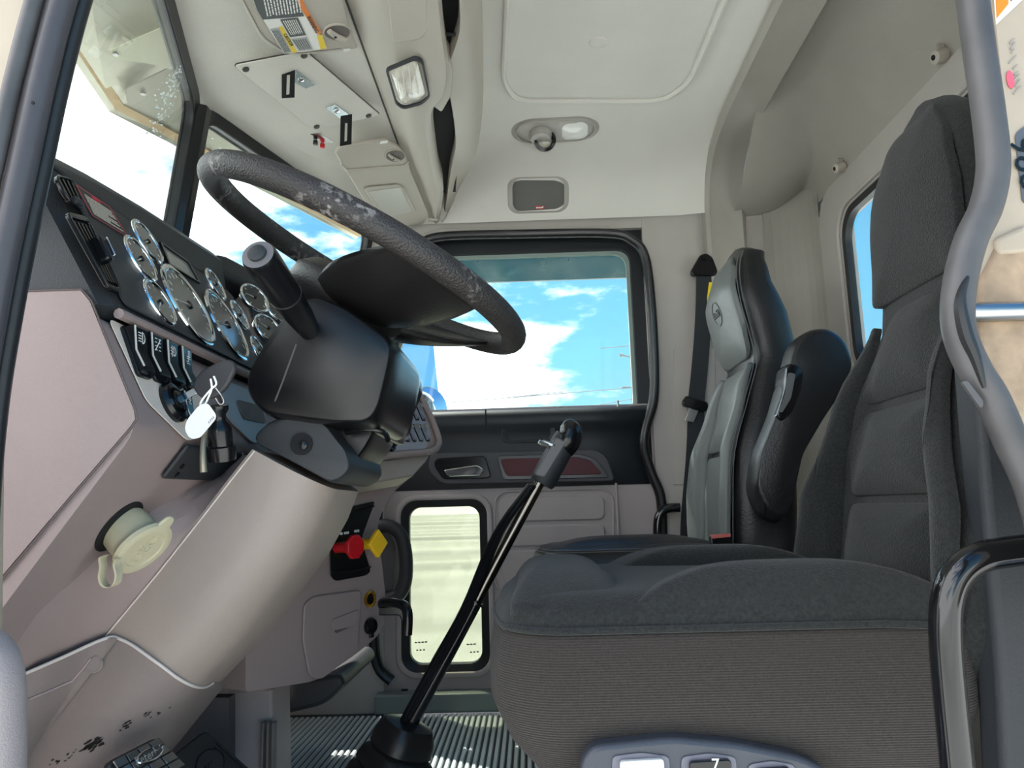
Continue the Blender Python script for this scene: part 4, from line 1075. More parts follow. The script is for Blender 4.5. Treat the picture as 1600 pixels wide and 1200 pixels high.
# ================================================================ header furniture
nHP = (WPt-WCt).cross(PR-WCt).normalized(); nHP = -nHP if nHP.z > 0 else nHP      # faces down
nHD = (WCt-WDt).cross(DR-WDt).normalized(); nHD = -nHD if nHD.z > 0 else nHD
def HP(x, y, off=0): return UP(x, y, CRr, nHP)+nHP*off
def HD(x, y, off=0): return UP(x, y, CRr, nHD)+nHD*off
pq2 = rnd([HP(*p, .001) for p in ((364, 100), (477, 78), (594, 178), (489, 201))], .012, 5)
pt = obj('cover_plate', MB().prism(pq2, nHP*.004), hdrgrey, hdr, bevel=.0015)
obj('plate_gap', MB().tube([p for p in pq2], .0016, 6, closed=True), mat('plate_shadow', (60, 57, 54), .8, var=0), hdr)
for a, b in ((383, 105), (474, 84), (575, 178), (494, 195)):
    obj('plate_screw', MB().lathe([(.0075, 0), (.007, .002), (.003, .003)], HP(a, b, .005), nHP, 14), mat('dark_screw', (70, 66, 60), .4), pt)
# two slotted brackets
def bracket(plate, tongue, slot, label, screw):
    pA = [HP(*p, .0065) for p in plate]
    b0 = thing('slotted_bracket', pA[0], label, 'bracket', 'slotted brackets on the header cover plate')
    ms = mat('bare_steel', (196, 208, 212), .25, metal=.8)
    obj('mount_plate', MB().prism(pA, nHP*.002), ms, b0, bevel=.0006)
    Yb = (pA[0].y+pA[1].y)/2
    obj('mount_screw', MB().lathe([(.007, 0), (.006, .004), (.002, .005)], HP(*screw, .0085), nHP, 14), chrome, b0)
    tq = [U(a, b, Y=Yb-.03) for a, b in tongue]; sq_ = [U(a, b, Y=Yb-.03) for a, b in slot]
    obj('tongue', MB().frame(tq, sq_, (0, .002, 0)), blackg, b0, bevel=.0005)
bracket(((461, 104), (491, 128), (476, 134), (458, 124)), ((440, 106), (461, 103), (460, 152), (440, 153)), ((448, 117), (453, 116), (452, 147), (447, 148)), 'slotted metal bracket fixed to the plate beside the label-covered visor', (468, 119))
bracket(((507, 164), (523, 159), (548, 178), (530, 181)), ((532, 181), (550, 178), (549, 225), (531, 228)), ((539, 192), (543, 192), (542, 220), (538, 221)), 'slotted metal bracket hanging in front of the mirror visor', (524, 168))
# binding posts
pb = obj('post_plate', MB().prism([HP(*p, .004) for p in ((484, 207), (500, 205), (522, 220), (512, 221))], nHP*.0015), steel, hdr)
for (x, y, ma, l) in ((492, 211, blackg, 'black terminal binding post on the header'), (503, 216, redp, 'red terminal binding post on the header')):
    p0 = HP(x, y, .005); t = thing('binding_post', p0, l, 'terminal', 'binding posts on the header')
    obj('sleeve', MB().lathe([(.0055, 0), (.0055, .004), (.004, .005), (.004, .008)], p0, (0, 0, -1), 14), ma, t)
    obj('nut', MB().lathe([(.0035, .007), (.0035, .011)], p0, (0, 0, -1), 10), steel, t)
    obj('cap', MB().lathe([(.0055, .0105), (.006, .013), (.006, .020), (.0045, .022)], p0, (0, 0, -1), 10), ma, t)

# ================================================================ sun visors
visg = mat('visor_grey_vinyl', (184, 177, 166), .6, bump=(480, .4), var=.05)
# driver visor with label
dv = [HD(*p, .014) for p in ((330, -140), (367, -20), (398, 40), (408, 55), (440, 75), (470, 77), (551, 68), (556, 66), (545, 40), (525, -40), (500, -140))]
vz = thing('sun_visor', dv[3], 'grey driver sun visor covered with a large airbag warning label', 'visor')
vb_ = obj('visor_pad', MB().prism(rnd(dv, .02, 4), -nHD*.010), visg, vz, bevel=.004)
obj('stitch_line', MB().tube([HD(*p, .0145) for p in ((372, -20), (401, 36), (412, 50), (440, 70), (468, 73), (530, 66))], .0008, 5), mat('stitch', (120, 114, 106), .8, var=0), vz)
lab = [HD(*p, .0155) for p in ((372, -60), (395, 0), (440, 73), (507, 65), (473, 0), (448, -60))]
lb_ = obj('warning_label', MB().prism(lab, nHD*.0006), white, vz, smooth=False, label='printed warning label with orange and yellow bands')
def lq(px, ma, name, off=.0168):
    return obj(name, MB().prism([HD(*p, off) for p in px], nHD*.0003), ma, lb_, smooth=False)
inkg = mat('slate_print', (84, 90, 90), .6, var=0); orp = mat('label_orange', (226, 132, 60), .6, var=0); ylp = mat('label_yellow', (236, 206, 62), .6, var=0)
lq(((375, -58), (397, 2), (406, 18), (471, 13), (464, 0), (440, -58)), inkg, 'slate_block')
lq(((441, -58), (465, 0), (491, 42), (499, 40), (474, 0), (449, -58)), orp, 'orange_band')
lq(((491, 44), (499, 42), (506, 64), (497, 66)), ylp, 'yellow_tab')
lq(((431, 30), (437, 29), (460, 70), (453, 71)), ylp, 'yellow_band')
lq(((433, 18), (461, 15), (474, 43), (449, 46)), inkg, 'slate_block')
lq(((418, 33), (430, 31), (452, 70), (440, 72)), mat('light_print', (176, 178, 176), .7, var=0), 'text_block')
lq(((451, 49), (475, 46), (485, 66), (463, 68)), mat('light_print', (176, 178, 176), .7, var=0), 'text_block')
def lines(q, n, ma, name='print_lines'):
    mb = MB()
    A, B, C_, D = [V((p[0], p[1], 0)) for p in q]
    for i in range(n):
        u = (i+.2)/n; u2 = u+.45/n; v = .04
        while v < .95:
            w = min(.97, v+random.uniform(.06, .22))
            f_ = lambda u, v: (A*(1-u)+B*u)*(1-v)+(D*(1-u)+C_*u)*v
            mb.prism([HD(p.x, p.y, .0173) for p in (f_(u, v), f_(u2, v), f_(u2, w), f_(u, w))], nHD*.0002); v = w+.025
    obj(name, mb, ma, lb_, smooth=False)
lines(((402, -30), (462, -36), (468, 8), (412, 14)), 12, white)
lines(((436, 19), (459, 17), (470, 40), (450, 43)), 7, white)
lines(((419, 34), (430, 33), (450, 69), (441, 71)), 4, inkg)
lines(((452, 50), (474, 48), (483, 64), (464, 67)), 6, inkg)
text('band_print', 'WARNING', HD(484, 26, .0175), HD(498, 48, .0175)-HD(472, 2, .0175), HD(495, 24, .0175)-HD(480, 26, .0175), .012, blackg, lb_)
text('band_print', 'CAUTION', HD(446, 50, .0175), HD(458, 70, .0175)-HD(433, 30, .0175), HD(452, 49, .0175)-HD(442, 50, .0175), .010, blackg, lb_)
# visor clip in its oval recess
def clip(px, fn, s, par, nn):
    c = fn(*px, .0175)
    r_ = [fn(px[0]+22*s*math.cos(a*.3142)+3, px[1]+13*s*math.sin(a*.3142), .015) for a in range(20)]
    cc = sum(r_, V((0, 0, 0)))/20
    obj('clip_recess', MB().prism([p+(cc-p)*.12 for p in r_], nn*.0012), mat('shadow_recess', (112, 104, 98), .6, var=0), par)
    obj('recess_rim', MB().tube(r_, .0028*s, 6, closed=True), visg, par)
    pts_ = [fn(px[0]-11*s, px[1]-5*s, .019), fn(px[0]+2*s, px[1]+3*s, .022), fn(px[0]+14*s, px[1]+8*s, .020)]
    g = obj('pivot_clip', MB().tube(pts_, [.0055*s, .0068*s, .005*s], 10), congrey, par)
    obj('clip_hole', MB().lathe([(.003*s, 0), (.003*s, .001)], fn(px[0]-3*s, px[1]-1*s, .0278), nn, 10), voidb, g)
clip((520, 40), HD, 1.0, vz, nHD)
obj('visor_tab', MB().prism([HD(*p, .016) for p in ((532, 66), (543, 65), (544, 68), (533, 70))], nHD*.001), white, vz)
# passenger visor with mirror
pv = [HP(*p, .014) for p in ((520, 232), (532, 222), (600, 213), (620, 222), (632, 236), (640, 262), (668, 330), (660, 345), (610, 349), (585, 338), (556, 290))]
vp_ = thing('sun_visor', pv[0], 'grey passenger sun visor with a covered vanity mirror', 'visor')
obj('visor_pad', MB().prism(rnd(pv, .014, 4), -nHP*.012), visg, vp_, bevel=.004)
obj('visor_step', MB().tube([HP(*p, .0155) for p in ((530, 248), (540, 258), (628, 252), (636, 246))], .0028, 6), visg, vp_)
clip((612, 236), HP, .72, vp_, nHP)
mc_ = rnd([HP(*p, .0155) for p in ((566, 288), (572, 284), (620, 280), (628, 286), (648, 322), (636, 330), (596, 333))], .008, 4)
obj('mirror_frame', MB().prism(mc_, nHP*.0035), visg, vp_, bevel=.002)
obj('mirror_cover', MB().prism(rnd([HP(*p, .0192) for p in ((572, 290), (622, 284), (640, 322), (602, 330))], .006, 4), nHP*.001), mat('mirror_cover_grey', (186, 184, 176), .3), vp_)
obj('label_stitch', MB().box(HP(597, 214, .016), (.02, .012, .001), HP(610, 212, 0)-HP(590, 215, 0), V((0, 1, 0))), white, vp_)
obj('visor_hinge', MB().lathe([(.006, 0), (.006, .03)], HP(668, 338, .010), (1, .2, 0), 12), congrey, vp_)

# ================================================================ headliner furniture
lampb = mat('lamp_grey_plastic', (176, 172, 166), .35, var=.02)
pc_ = CZ(868, 200); e1 = (CZ(936, 200)-CZ(802, 208)); up_ = (CZ(868, 190)-CZ(868, 212)).normalized()
e1n = e1.normalized()
rl = thing('reading_lamp', pc_, 'oval grey reading lamp with a swivel spot on the headliner', 'lamp')
fL = fr(pc_, e1n, up_)
fz_ = fL.z if fL.z.dot(CAM-pc_) > 0 else -fL.z
fL2 = lambda a, b, c=0: fL.o+fL.x*a+fL.y*b+fz_*c
wl, hl = e1.length*1.06, (CZ(868, 181)-CZ(868, 222)).length*1.05
ol = rr(wl, hl, hl*.48, 8)
obj('lamp_base', pillow(fL2, ol, .014, 5, 5), lampb, rl)
obj('lamp_ring', MB().tube([fL2(a*.86, b*.74, .012) for a, b in ol], .003, 6, closed=True), lampb, rl)
obj('side_lens', pillow(lambda a, b, c: fL2(a, b, c+.0125), rr(wl*.30, hl*.58, hl*.18, 6, wl*.20, -hl*.03), .006, 4), mat('bright_lens', (242, 242, 238), .1, coat=.6, var=0), rl)
sc0 = fL2(-wl*.17, -hl*.05, .012); sdir = (U(853, 226, Y=2.1)-sc0).normalized()
obj('spot_socket', MB().lathe([(.034, -.01), (.036, .008), (.030, .024)], sc0, fz_, 24), lampb, rl)
sp0 = U(851, 220, Y=2.22); d_ = (V((.10, -1, -.30))).normalized()
spo = obj('spot_head', MB().lathe([(.014, -.05), (.026, -.035), (.031, -.012), (.032, .0)], sp0, d_, 26, cap=False), lampb, rl)
obj('spot_ring', MB().lathe([(.030, -.004), (.0335, -.002), (.0335, .014), (.026, .016), (.021, .004)], sp0, d_, 28, cap=False), blackg, spo)
obj('spot_lens', MB().lathe([(.022, .003), (.014, .008), (.001, .010)], sp0, d_, 24), mat('spot_glass', (196, 190, 176), .1, coat=.6), spo)
# speaker
pc_ = CZ(841, 304); e1 = CZ(886, 303)-CZ(796, 305); up_ = (CZ(841, 280)-CZ(841, 330)).normalized()
fS = fr(pc_, e1, up_); sz = fS.z if fS.z.dot(CAM-pc_) > 0 else -fS.z
fS2 = lambda a, b, c=0: fS.o+fS.x*a+fS.y*b+sz*c
spk = thing('speaker', pc_, 'dark grey rounded speaker grille with a small red badge above the passenger door', 'speaker')
w_, h_ = e1.length*1.06, (CZ(841, 274)-CZ(841, 334)).length*1.0
obj('surround', MB().frame([fS2(a, b, .0) for a, b in rr(w_, h_, .034, 8)], [fS2(a, b, .010) for a, b in rr(w_*.84, h_*.86, .030, 8)], sz*.006), lampb, spk, bevel=.003)
obj('grille', pillow(lambda a, b, c: fS2(a, b, c+.006), rr(w_*.86, h_*.88, .03, 8), .007, 5), mat('speaker_cloth', (112, 112, 108), .8, bump=(900, .6)), spk)
bdg = obj('badge', MB().box(fS2(.004, -h_*.33, .012), (.03, .010, .002), fS.x, fS.y), redp, spk, label='small red badge')
obj('badge_print', MB().prism([fS2(.004+a*.001, -h_*.33+b*.001, .0132) for a, b in ((-13, -2.5), (9, -2.5), (13, 2), (9, 3), (6, 1), (-8, 1), (-11, 2))], sz*.0006), white, bdg, smooth=False)

# ================================================================ seats
def ribmat(name, c, scale):
    M = mat(name, c, .92, bump=None, var=.25, varscale=380, sheen=.1)
    t = M.node_tree; b = t.nodes['Principled BSDF']
    tcn = t.nodes.new('ShaderNodeTexCoord'); w = t.nodes.new('ShaderNodeTexWave'); w.bands_direction = 'Z'; w.inputs['Scale'].default_value = scale
    w.inputs['Distortion'].default_value = .35; w.inputs['Detail'].default_value = 1.5; w.inputs['Detail Scale'].default_value = 40
    t.links.new(tcn.outputs['Object'], w.inputs['Vector'])
    n = t.nodes.new('ShaderNodeTexNoise'); n.inputs['Scale'].default_value = 600; t.links.new(tcn.outputs['Object'], n.inputs['Vector'])
    ad = t.nodes.new('ShaderNodeMath'); ad.operation = 'MULTIPLY_ADD'; ad.inputs[1].default_value = .5
    t.links.new(n.outputs['Fac'], ad.inputs[0]); t.links.new(w.outputs['Fac'], ad.inputs[2])
    bn = t.nodes.new('ShaderNodeBump'); bn.inputs['Strength'].default_value = .8; bn.inputs['Distance'].default_value = .0025
    t.links.new(ad.outputs[0], bn.inputs['Height']); t.links.new(bn.outputs[0], b.inputs['Normal'])
    return M
ribfab = ribmat('ribbed_brown_grey_fabric', (52, 46, 42), 105)
shellp = mat('seat_shell_charcoal', (42, 45, 49), .6, bump=(300, .3), var=.08)

def backshell(par, ma, Yc, xb, hw, bol, thk, zs, name='backrest', e=.62):
    rows = []
    for z in zs:
        r = []; h = interp(hw, z); x0 = interp(xb, z); th = interp(thk, z); B = interp(bol, z)
        n = 36
        for k in range(n):
            a = 2*math.pi*k/n; ca, sa = math.cos(a), math.sin(a)
            y = h*math.copysign(abs(ca)**e, ca); xx = th/2*math.copysign(abs(sa)**e, sa)
            xv = x0+th/2-xx
            if sa > 0: xv -= B*sstep(.5, .88, abs(y/h))*min(1, sa*3)
            r.append(V((xv, Yc+y, z)))
        rows.append(r)
    return obj(name, MB().grid(rows, True, False, True, True), ma, par, angle=75)
def bmap(Yc, xb, hw, bol, base=0):
    def f(y, z, c):
        h = interp(hw, z); B = interp(bol, z)
        sl = (interp(xb, z+.02)-interp(xb, z-.02))/.04; l = math.hypot(1, sl)
        return V((interp(xb, z)-B*sstep(.5, .88, min(1, abs(y/h)))-(c+base)/l, Yc+y, z+sl*(c+base)/l))
    return f
def dens(poly, n=6, r=.02):
    P = rnd([V((a, b, 0)) for a, b in poly], r, 4); out = []
    for i in range(len(P)):
        a, b = P[i], P[(i+1) % len(P)]
        k = max(1, int((b-a).length/.02))
        for j in range(k): q = a+(b-a)*(j/k); out.append((q.x, q.y))
    return out

# ---------------------------------------------------------------- driver seat
DY = 1.19
dxb = [(.40, .515), (.47, .53), (.6, .552), (.75, .585), (.9, .618), (1.0, .625), (1.1, .627), (1.18, .64), (1.235, .66)]
dhw = [(.38, .24), (.44, .276), (.52, .284), (.60, .27), (.70, .200), (.80, .172), (.90, .158), (.98, .152), (1.08, .148), (1.14, .134), (1.185, .105), (1.22, .06), (1.235, .02)]
dbo = [(.4, .05), (.6, .05), (.75, .035), (.88, .005), (1.3, 0)]
dth = [(.38, .15), (.5, .16), (.8, .13), (1.08, .10), (1.19, .075), (1.235, .03)]
dzs = [.38, .40, .44, .48, .52, .56, .60, .64, .68, .72, .76, .80, .84, .88, .92, .96, 1.0, 1.04, 1.08, 1.11, 1.14, 1.165, 1.185, 1.205, 1.22, 1.23, 1.235]
ds = thing('driver_seat', (.25, DY, .0), 'charcoal fabric driver seat with a high backrest and ribbed brown-grey skirt', 'seat')
backshell(ds, fabric, DY, dxb, dhw, dbo, dth, dzs)
dm = bmap(DY, dxb, dhw, dbo, .002)
def pad(par, fn, poly, h, ma, name, r=.02, power=3.2, ctr=None):
    return obj(name, pillow(fn, dens(poly, r=r), h, 8, power, ctr, side=.012), ma, par, angle=75)
pad(ds, dm, ((-.122, .757), (.122, .757), (.112, .83), (.085, .893), (.045, .905), (-.045, .905), (-.085, .893), (-.112, .83)), .020, fabric, 'upper_panel')
pad(ds, dm, ((-.148, .605), (.148, .605), (.140, .68), (.120, .742), (-.120, .742), (-.140, .68)), .020, fabric, 'lumbar_panel')
pad(ds, dm, ((-.150, .44), (.150, .44), (.158, .52), (.150, .592), (-.150, .592), (-.158, .52)), .020, fabric, 'lower_panel')
pad(ds, dm, ((-.138, .925), (.138, .925), (.136, 1.06), (.115, 1.14), (.07, 1.205), (-.07, 1.205), (-.115, 1.14), (-.136, 1.06)), .014, fabric, 'headrest_panel')
for s in (-1, 1):
    pad(ds, dm, ((s*.168, .45), (s*.265, .46), (s*.255, .60), (s*.190, .70), (s*.160, .80), (s*.146, .89), (s*.128, .895), (s*.130, .82), (s*.150, .70), (s*.168, .60)), .012, fabric, 'side_bolster', ctr=(s*.195, .62))
# plain rear shell
backshell(ds, shellp, DY, [(a, b+.075) for a, b in dxb], [(a, b*1.015) for a, b in dhw], [(0, 0)], [(a, b*.75) for a, b in dth], [.34, .36]+dzs[1:], 'back_shell', .45)
# cushion
def rrow(x0, x1, y0, y1, z, ins, r=.07, bow=.03, n=7, lead=0):
    P = rr(x1-x0-2*ins, y1-y0-2*ins, max(.015, r-ins*.5), n, (x0+x1)/2, (y0+y1)/2); out = []
    for i in range(len(P)):
        a, b = P[i], P[(i+1) % len(P)]
        k = 8 if math.dist(a, b) > .15 else 1
        for j in range(k):
            x = a[0]+(b[0]-a[0])*j/k; y = a[1]+(b[1]-a[1])*j/k
            f = max(0, ((x0+x1)/2-x)/((x1-x0)/2)); v = 2*(y-y0)/(y1-y0)-1
            out.append(V((x-bow*f*f*(1-v*v), y, z+lead*(1-sstep(.75, 1.0, (x-x0)/(x1-x0))*1.0))))
    return out
cx0, cx1, cy0, cy1 = -.028, .53, .925, 1.455
rows = [rrow(cx0+.03, cx1, cy0+.02, cy1-.02, .265, .05), rrow(cx0+.012, cx1, cy0, cy1, .285, .03), rrow(cx0, cx1, cy0, cy1, .32, .012), rrow(cx0-.006, cx1, cy0, cy1, .36, .0), rrow(cx0-.006, cx1, cy0, cy1, .41, .0), rrow(cx0-.002, cx1, cy0, cy1, .442, .003, lead=.004), rrow(cx0, cx1, cy0, cy1, .449, .010, lead=.006)]
obj('cushion_skirt', MB().grid(rows, True, False, True, True), ribfab, ds, angle=75)
rows = [rrow(cx0, cx1, cy0, cy1, .448, .009, lead=.006), rrow(cx0-.002, cx1, cy0, cy1, .455, .004, lead=.007), rrow(cx0, cx1, cy0, cy1, .470, .010, lead=.010), rrow(cx0, cx1, cy0, cy1, .482, .026, lead=.012), rrow(cx0, cx1, cy0, cy1, .486, .05, lead=.012), rrow(cx0, cx1, cy0, cy1, .486, .10, lead=.012)]
obj('cushion', MB().grid(rows, True, False, True, True), fabric, ds, angle=75)
sm_ = [p+V((0, -.001 if p.y < 1.1 else .001, 0)) for p in rrow(cx0-.001, cx1, cy0, cy1, .4505, .004, lead=.0065)]
obj('seam_piping', MB().tube(sm_, .0045, 8, closed=True), fabric, ds)
cm = lambda a, b, c: V((a, b, .484+c))
pad(ds, cm, ((-.028, .955), (.02, .945), (.105, .95), (.125, 1.04), (.125, 1.34), (.105, 1.43), (.02, 1.435), (-.028, 1.425)), .042, fabric, 'front_bolster', .03)
for s in (-1, 1):
    pad(ds, cm, ((.115, DY+s*.255), (.14, DY+s*.150), (.24, DY+s*.135), (.50, DY+s*.135), (.50, DY+s*.255)), .044, fabric, 'cushion_bolster', .02)
pad(ds, cm, ((.135, DY-.135), (.135, DY+.135), (.30, DY+.128), (.30, DY-.128)), .015, fabric, 'cushion_panel', .02)
pad(ds, cm, ((.31, DY-.128), (.31, DY+.128), (.50, DY+.128), (.50, DY-.128)), .015, fabric, 'cushion_panel', .02)
# control box
bx = [U(a, b, Y=.905) for a, b in ((902, 1260), (908, 1190), (926, 1166), (1050, 1153), (1150, 1162), (1250, 1182), (1296, 1204), (1300, 1260))]
ctl = obj('control_box', MB().prism(rnd(bx, .01, 4), (0, .03, 0)), mat('slate_control_plastic', (60, 64, 72), .4, bump=(500, .25)), ds, bevel=.006)
for (x0, x1, y, ma, nm) in ((968, 1036, 1183, mat('pale_switch', (216, 216, 214), .35), 'pale'), (1076, 1140, 1184, blackg, 'black'), (1180, 1232, 1196, blackg, 'black')):
    c = (x0+x1)/2
    q = rnd([U(a, b, Y=.9045) for a, b in ((x0-12, y-2), (c, y-8), (x1+10, y-2), (x1+12, y+60), (x0-12, y+60))], .006, 3)
    s_ = obj('seat_switch', MB().prism(q, (0, -.002, 0)), mat('switch_bezel', (104, 104, 114), .4), ctl, bevel=.001)
    q = rnd([U(a, b, Y=.902) for a, b in ((x0, y+4), (x1, y), (x1+2, y+56), (x0, y+56))], .004, 3)
    obj('switch_paddle', MB().prism(q, (0, -.007, 0)), ma, ctl, bevel=.002)
text('switch_symbol', '7', U(1118, 1196, Y=.8945), V((1, 0, 0)), V((0, 0, 1)), .018, white, ctl)
# pedestal
obj('pedestal', MB().box((.26, DY, .13), (.46, .40, .26)), mat('black_steel', (30, 31, 34), .4), ds, bevel=.02)
obj('floor_track', MB().box((.22, 1.04, .10), (.56, .05, .05)), mat('grey_track', (110, 116, 114), .4, metal=.4), ds, bevel=.008)
# near side cover and lower valance of the seat
sc_q = [V((.535, .905, .86)), V((.60, .905, .90)), V((.78, .905, .88)), V((.80, .905, .20)), V((.50, .905, .20)), V((.515, .905, .40))]
obj('side_cover', MB().prism(rnd(sc_q, .03, 4), (0, .05, 0)), shellp, ds, bevel=.01)
obj('floor_track', MB().box((.22, 1.36, .10), (.56, .05, .05)), mat('grey_track', (110, 116, 114), .4, metal=.4), ds, bevel=.008)

# ---------------------------------------------------------------- passenger seat
PY = 2.06
pxb = [(.40, .47), (.47, .488), (.6, .498), (.72, .515), (.85, .552), (.96, .575), (1.05, .56), (1.15, .538), (1.22, .550), (1.27, .575), (1.29, .59)]
phw = [(.38, .19), (.47, .215), (.62, .222), (.75, .205), (.88, .178), (.97, .162), (1.05, .168), (1.13, .166), (1.20, .148), (1.25, .11), (1.28, .06), (1.288, .02)]
pbo = [(.4, .03), (.7, .035), (.9, .02), (.97, .006), (1.08, .008), (1.2, 0)]
pth = [(.38, .16), (.6, .16), (.9, .13), (1.1, .13), (1.25, .09), (1.288, .03)]
pzs = [.38, .42, .47, .52, .57, .62, .67, .72, .77, .82, .87, .92, .96, 1.0, 1.04, 1.08, 1.12, 1.16, 1.20, 1.23, 1.255, 1.275, 1.288]
ps = thing('passenger_seat', (.25, PY, 0), 'black leather passenger seat with an embossed oval badge on the headrest', 'seat')
backshell(ps, leather, PY, pxb, phw, pbo, pth, pzs)
pm = bmap(PY, pxb, phw, pbo, .002)
lg = mat('black_leather_painted_sheen', (104, 109, 108), .42, bump=(240, .25), var=.05)  # black leather; the grey sheen of sky light is painted into this colour
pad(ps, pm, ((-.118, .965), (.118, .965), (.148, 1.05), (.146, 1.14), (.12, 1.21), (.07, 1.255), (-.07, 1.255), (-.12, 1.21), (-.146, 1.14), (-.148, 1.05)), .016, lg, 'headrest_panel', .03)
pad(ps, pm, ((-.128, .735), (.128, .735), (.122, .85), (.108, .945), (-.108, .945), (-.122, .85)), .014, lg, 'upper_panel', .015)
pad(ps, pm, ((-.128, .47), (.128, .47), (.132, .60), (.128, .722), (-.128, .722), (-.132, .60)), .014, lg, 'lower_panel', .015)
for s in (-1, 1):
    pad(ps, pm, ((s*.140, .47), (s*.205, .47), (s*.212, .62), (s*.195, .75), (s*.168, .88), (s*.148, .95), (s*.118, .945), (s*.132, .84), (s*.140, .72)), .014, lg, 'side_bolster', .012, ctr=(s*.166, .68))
# double stitching on the near edge
for o_ in (.0, .008):
    obj('stitching', MB().tube(bez([pm(-interp(phw, z)*.93-.0+0, z, .002)+V((.012+o_, -.006, 0)) for z in (.47, .6, .72, .85, .95, 1.02, 1.1, 1.17, 1.22, 1.25)], 4), .0013, 5), mat('thread', (96, 96, 98), .7, var=0), ps)
# embossed badge
bo = [pm(.0+.036*math.cos(a*math.pi/16)-.005, 1.112+.030*math.sin(a*math.pi/16)*1.0, .0165) for a in range(32)]
bd = obj('embossed_badge', MB().tube(bo, .0018, 6, closed=True), lg, ps, label='embossed oval badge')
bc = pm(-.005, 1.112, .0175); bx_ = (pm(-.03, 1.112, .0175)-pm(.03, 1.112, .0175)).normalized()
text('badge_script', 'Peterbilt', bc, bx_, (pm(0, 1.13, .0175)-pm(0, 1.10, .0175)), .027, mat('badge_leather', (84, 88, 88), .4), bd, ext=.0016, sx_=.56)
# cushion
qx0, qx1, qy0, qy1 = .03, .50, 1.83, 2.29
rows = [rrow(qx0+.04, qx1, qy0+.02, qy1-.02, .30, .04), rrow(qx0, qx1, qy0, qy1, .34, .01), rrow(qx0-.006, qx1, qy0, qy1, .40, 0), rrow(qx0-.004, qx1, qy0, qy1, .455, .0), rrow(qx0, qx1, qy0, qy1, .485, .008), rrow(qx0, qx1, qy0, qy1, .498, .02), rrow(qx0, qx1, qy0, qy1, .503, .04), rrow(qx0, qx1, qy0, qy1, .505, .09)]
obj('cushion', MB().grid(rows, True, False, True, True), leather, ps, angle=75)
cm2 = lambda a, b, c: V((a, b, .500+c))
pad(ps, cm2, ((.065, PY-.14), (.065, PY+.14), (.10, PY+.17), (.47, PY+.17), (.47, PY-.14)), .022, leather, 'cushion_panel', .03)
for o_ in (.010, .018):
    obj('stitching', MB().tube(rrow(qx0, qx1, qy0, qy1, .489+o_*.5, o_), .0013, 5, closed=True), mat('thread', (96, 96, 98), .7, var=0), ps)
obj('pedestal', MB().box((.27, PY, .15), (.40, .36, .30)), mat('black_steel', (30, 31, 34), .4), ps, bevel=.02)
# folded armrest
arm = loftY(((1237, 534), (1262, 516), (1292, 514), (1316, 532), (1328, 566), (1318, 602), (1282, 655), (1246, 716), (1230, 790), (1216, 822), (1186, 808), (1170, 768), (1178, 715), (1205, 650), (1222, 590)), 1.70, 1.79, .035, 'armrest', leather, ps, sc=.88)
hq = loftY(((1226, 566), (1252, 574), (1250, 604), (1232, 650), (1216, 662), (1208, 654), (1222, 610)), 1.695, 1.78, .02, 'armrest_latch', blackg, arm)
obj('latch_slot', MB().prism(rnd([U(a, b, Y=1.694) for a, b in ((1231, 582), (1243, 584), (1236, 622), (1222, 645), (1217, 643), (1226, 616))], .006), (0, -.001, 0)), mat('slot_grey', (92, 94, 94), .5), arm)
obj('armrest_seam', MB().tube([U(a, b, Y=1.703) for a, b in ((1272, 522), (1262, 545), (1256, 575), (1246, 620), (1226, 668), (1206, 712), (1194, 760), (1196, 805))], .0016, 6), blackg, arm)
# belt buckle
q = [U(a, b, Y=1.80) for a, b in ((1110, 838), (1144, 838), (1150, 885), (1114, 885))]
bk = obj('belt_buckle', MB().prism(q, (0, .02, 0)), blackg, ps, bevel=.003)
obj('release_button', MB().prism([U(a, b, Y=1.798) for a, b in ((1112, 836), (1142, 834), (1142, 839), (1112, 842))], (0, .018, 0)), mat('red_button', (196, 104, 96), .4), bk, bevel=.001)

# ================================================================ seat belt on the pillar
YB = 2.405
sb = thing('seat_belt', U(1090, 860, Y=YB), 'black seat belt hanging on the grey pillar beside the passenger seat', 'seat belt')
web_ = [U(1101, 420, Y=YB), U(1099, 500, Y=YB), U(1093, 580, Y=YB), U(1088, 630, Y=YB), U(1086, 700, Y=YB), U(1078, 800, Y=YB), U(1076, 850, Y=YB)]
w2 = [.036]*7
mb = MB().grid([[p+V((-.026, 0, 0)), p+V((.026, 0, 0)), p+V((.026, .003, 0)), p+V((-.026, .003, 0))] for p in bez(web_, 4)], True, False, True, True)
obj('webbing', mb, mat('belt_webbing', (40, 44, 48), .75, bump=(700, .5)), sb)
aq = rnd([U(a, b, Y=YB-.008) for a, b in ((1094, 398), (1104, 395), (1114, 402), (1122, 424), (1118, 431), (1082, 430), (1079, 424))], .008, 4)
an = obj('anchor_cover', MB().prism(aq, (0, .022, 0)), blackg, sb, bevel=.004)
obj('anchor_bolt', MB().lathe([(.011, 0), (.010, .004), (.003, .005)], U(1102, 403, Y=YB-.009), (0, -1, 0), 18), blackg, an)
obj('belt_marker', MB().prism([U(a, b, Y=YB-.004) for a, b in ((1108, 441), (1118, 441), (1118, 456), (1114, 464), (1114, 484), (1106, 486), (1105, 464))], (0, .003, 0)), mat('yellow_tag', (240, 214, 40), .5, var=0), sb, label='yellow marker tag')
tq = rnd([U(a, b, Y=YB-.02) for a, b in ((1072, 618), (1106, 628), (1108, 640), (1100, 644), (1068, 634), (1066, 628))], .006, 4)
tn = obj('tongue_body', MB().prism(tq, (0, .022, 0)), blackg, sb, bevel=.004)
obj('metal_tongue', MB().prism([U(a, b, Y=YB-.012) for a, b in ((1076, 636), (1092, 641), (1088, 650), (1084, 660), (1070, 657), (1074, 647))], (0, .003, 0)), steel, tn, bevel=.001)

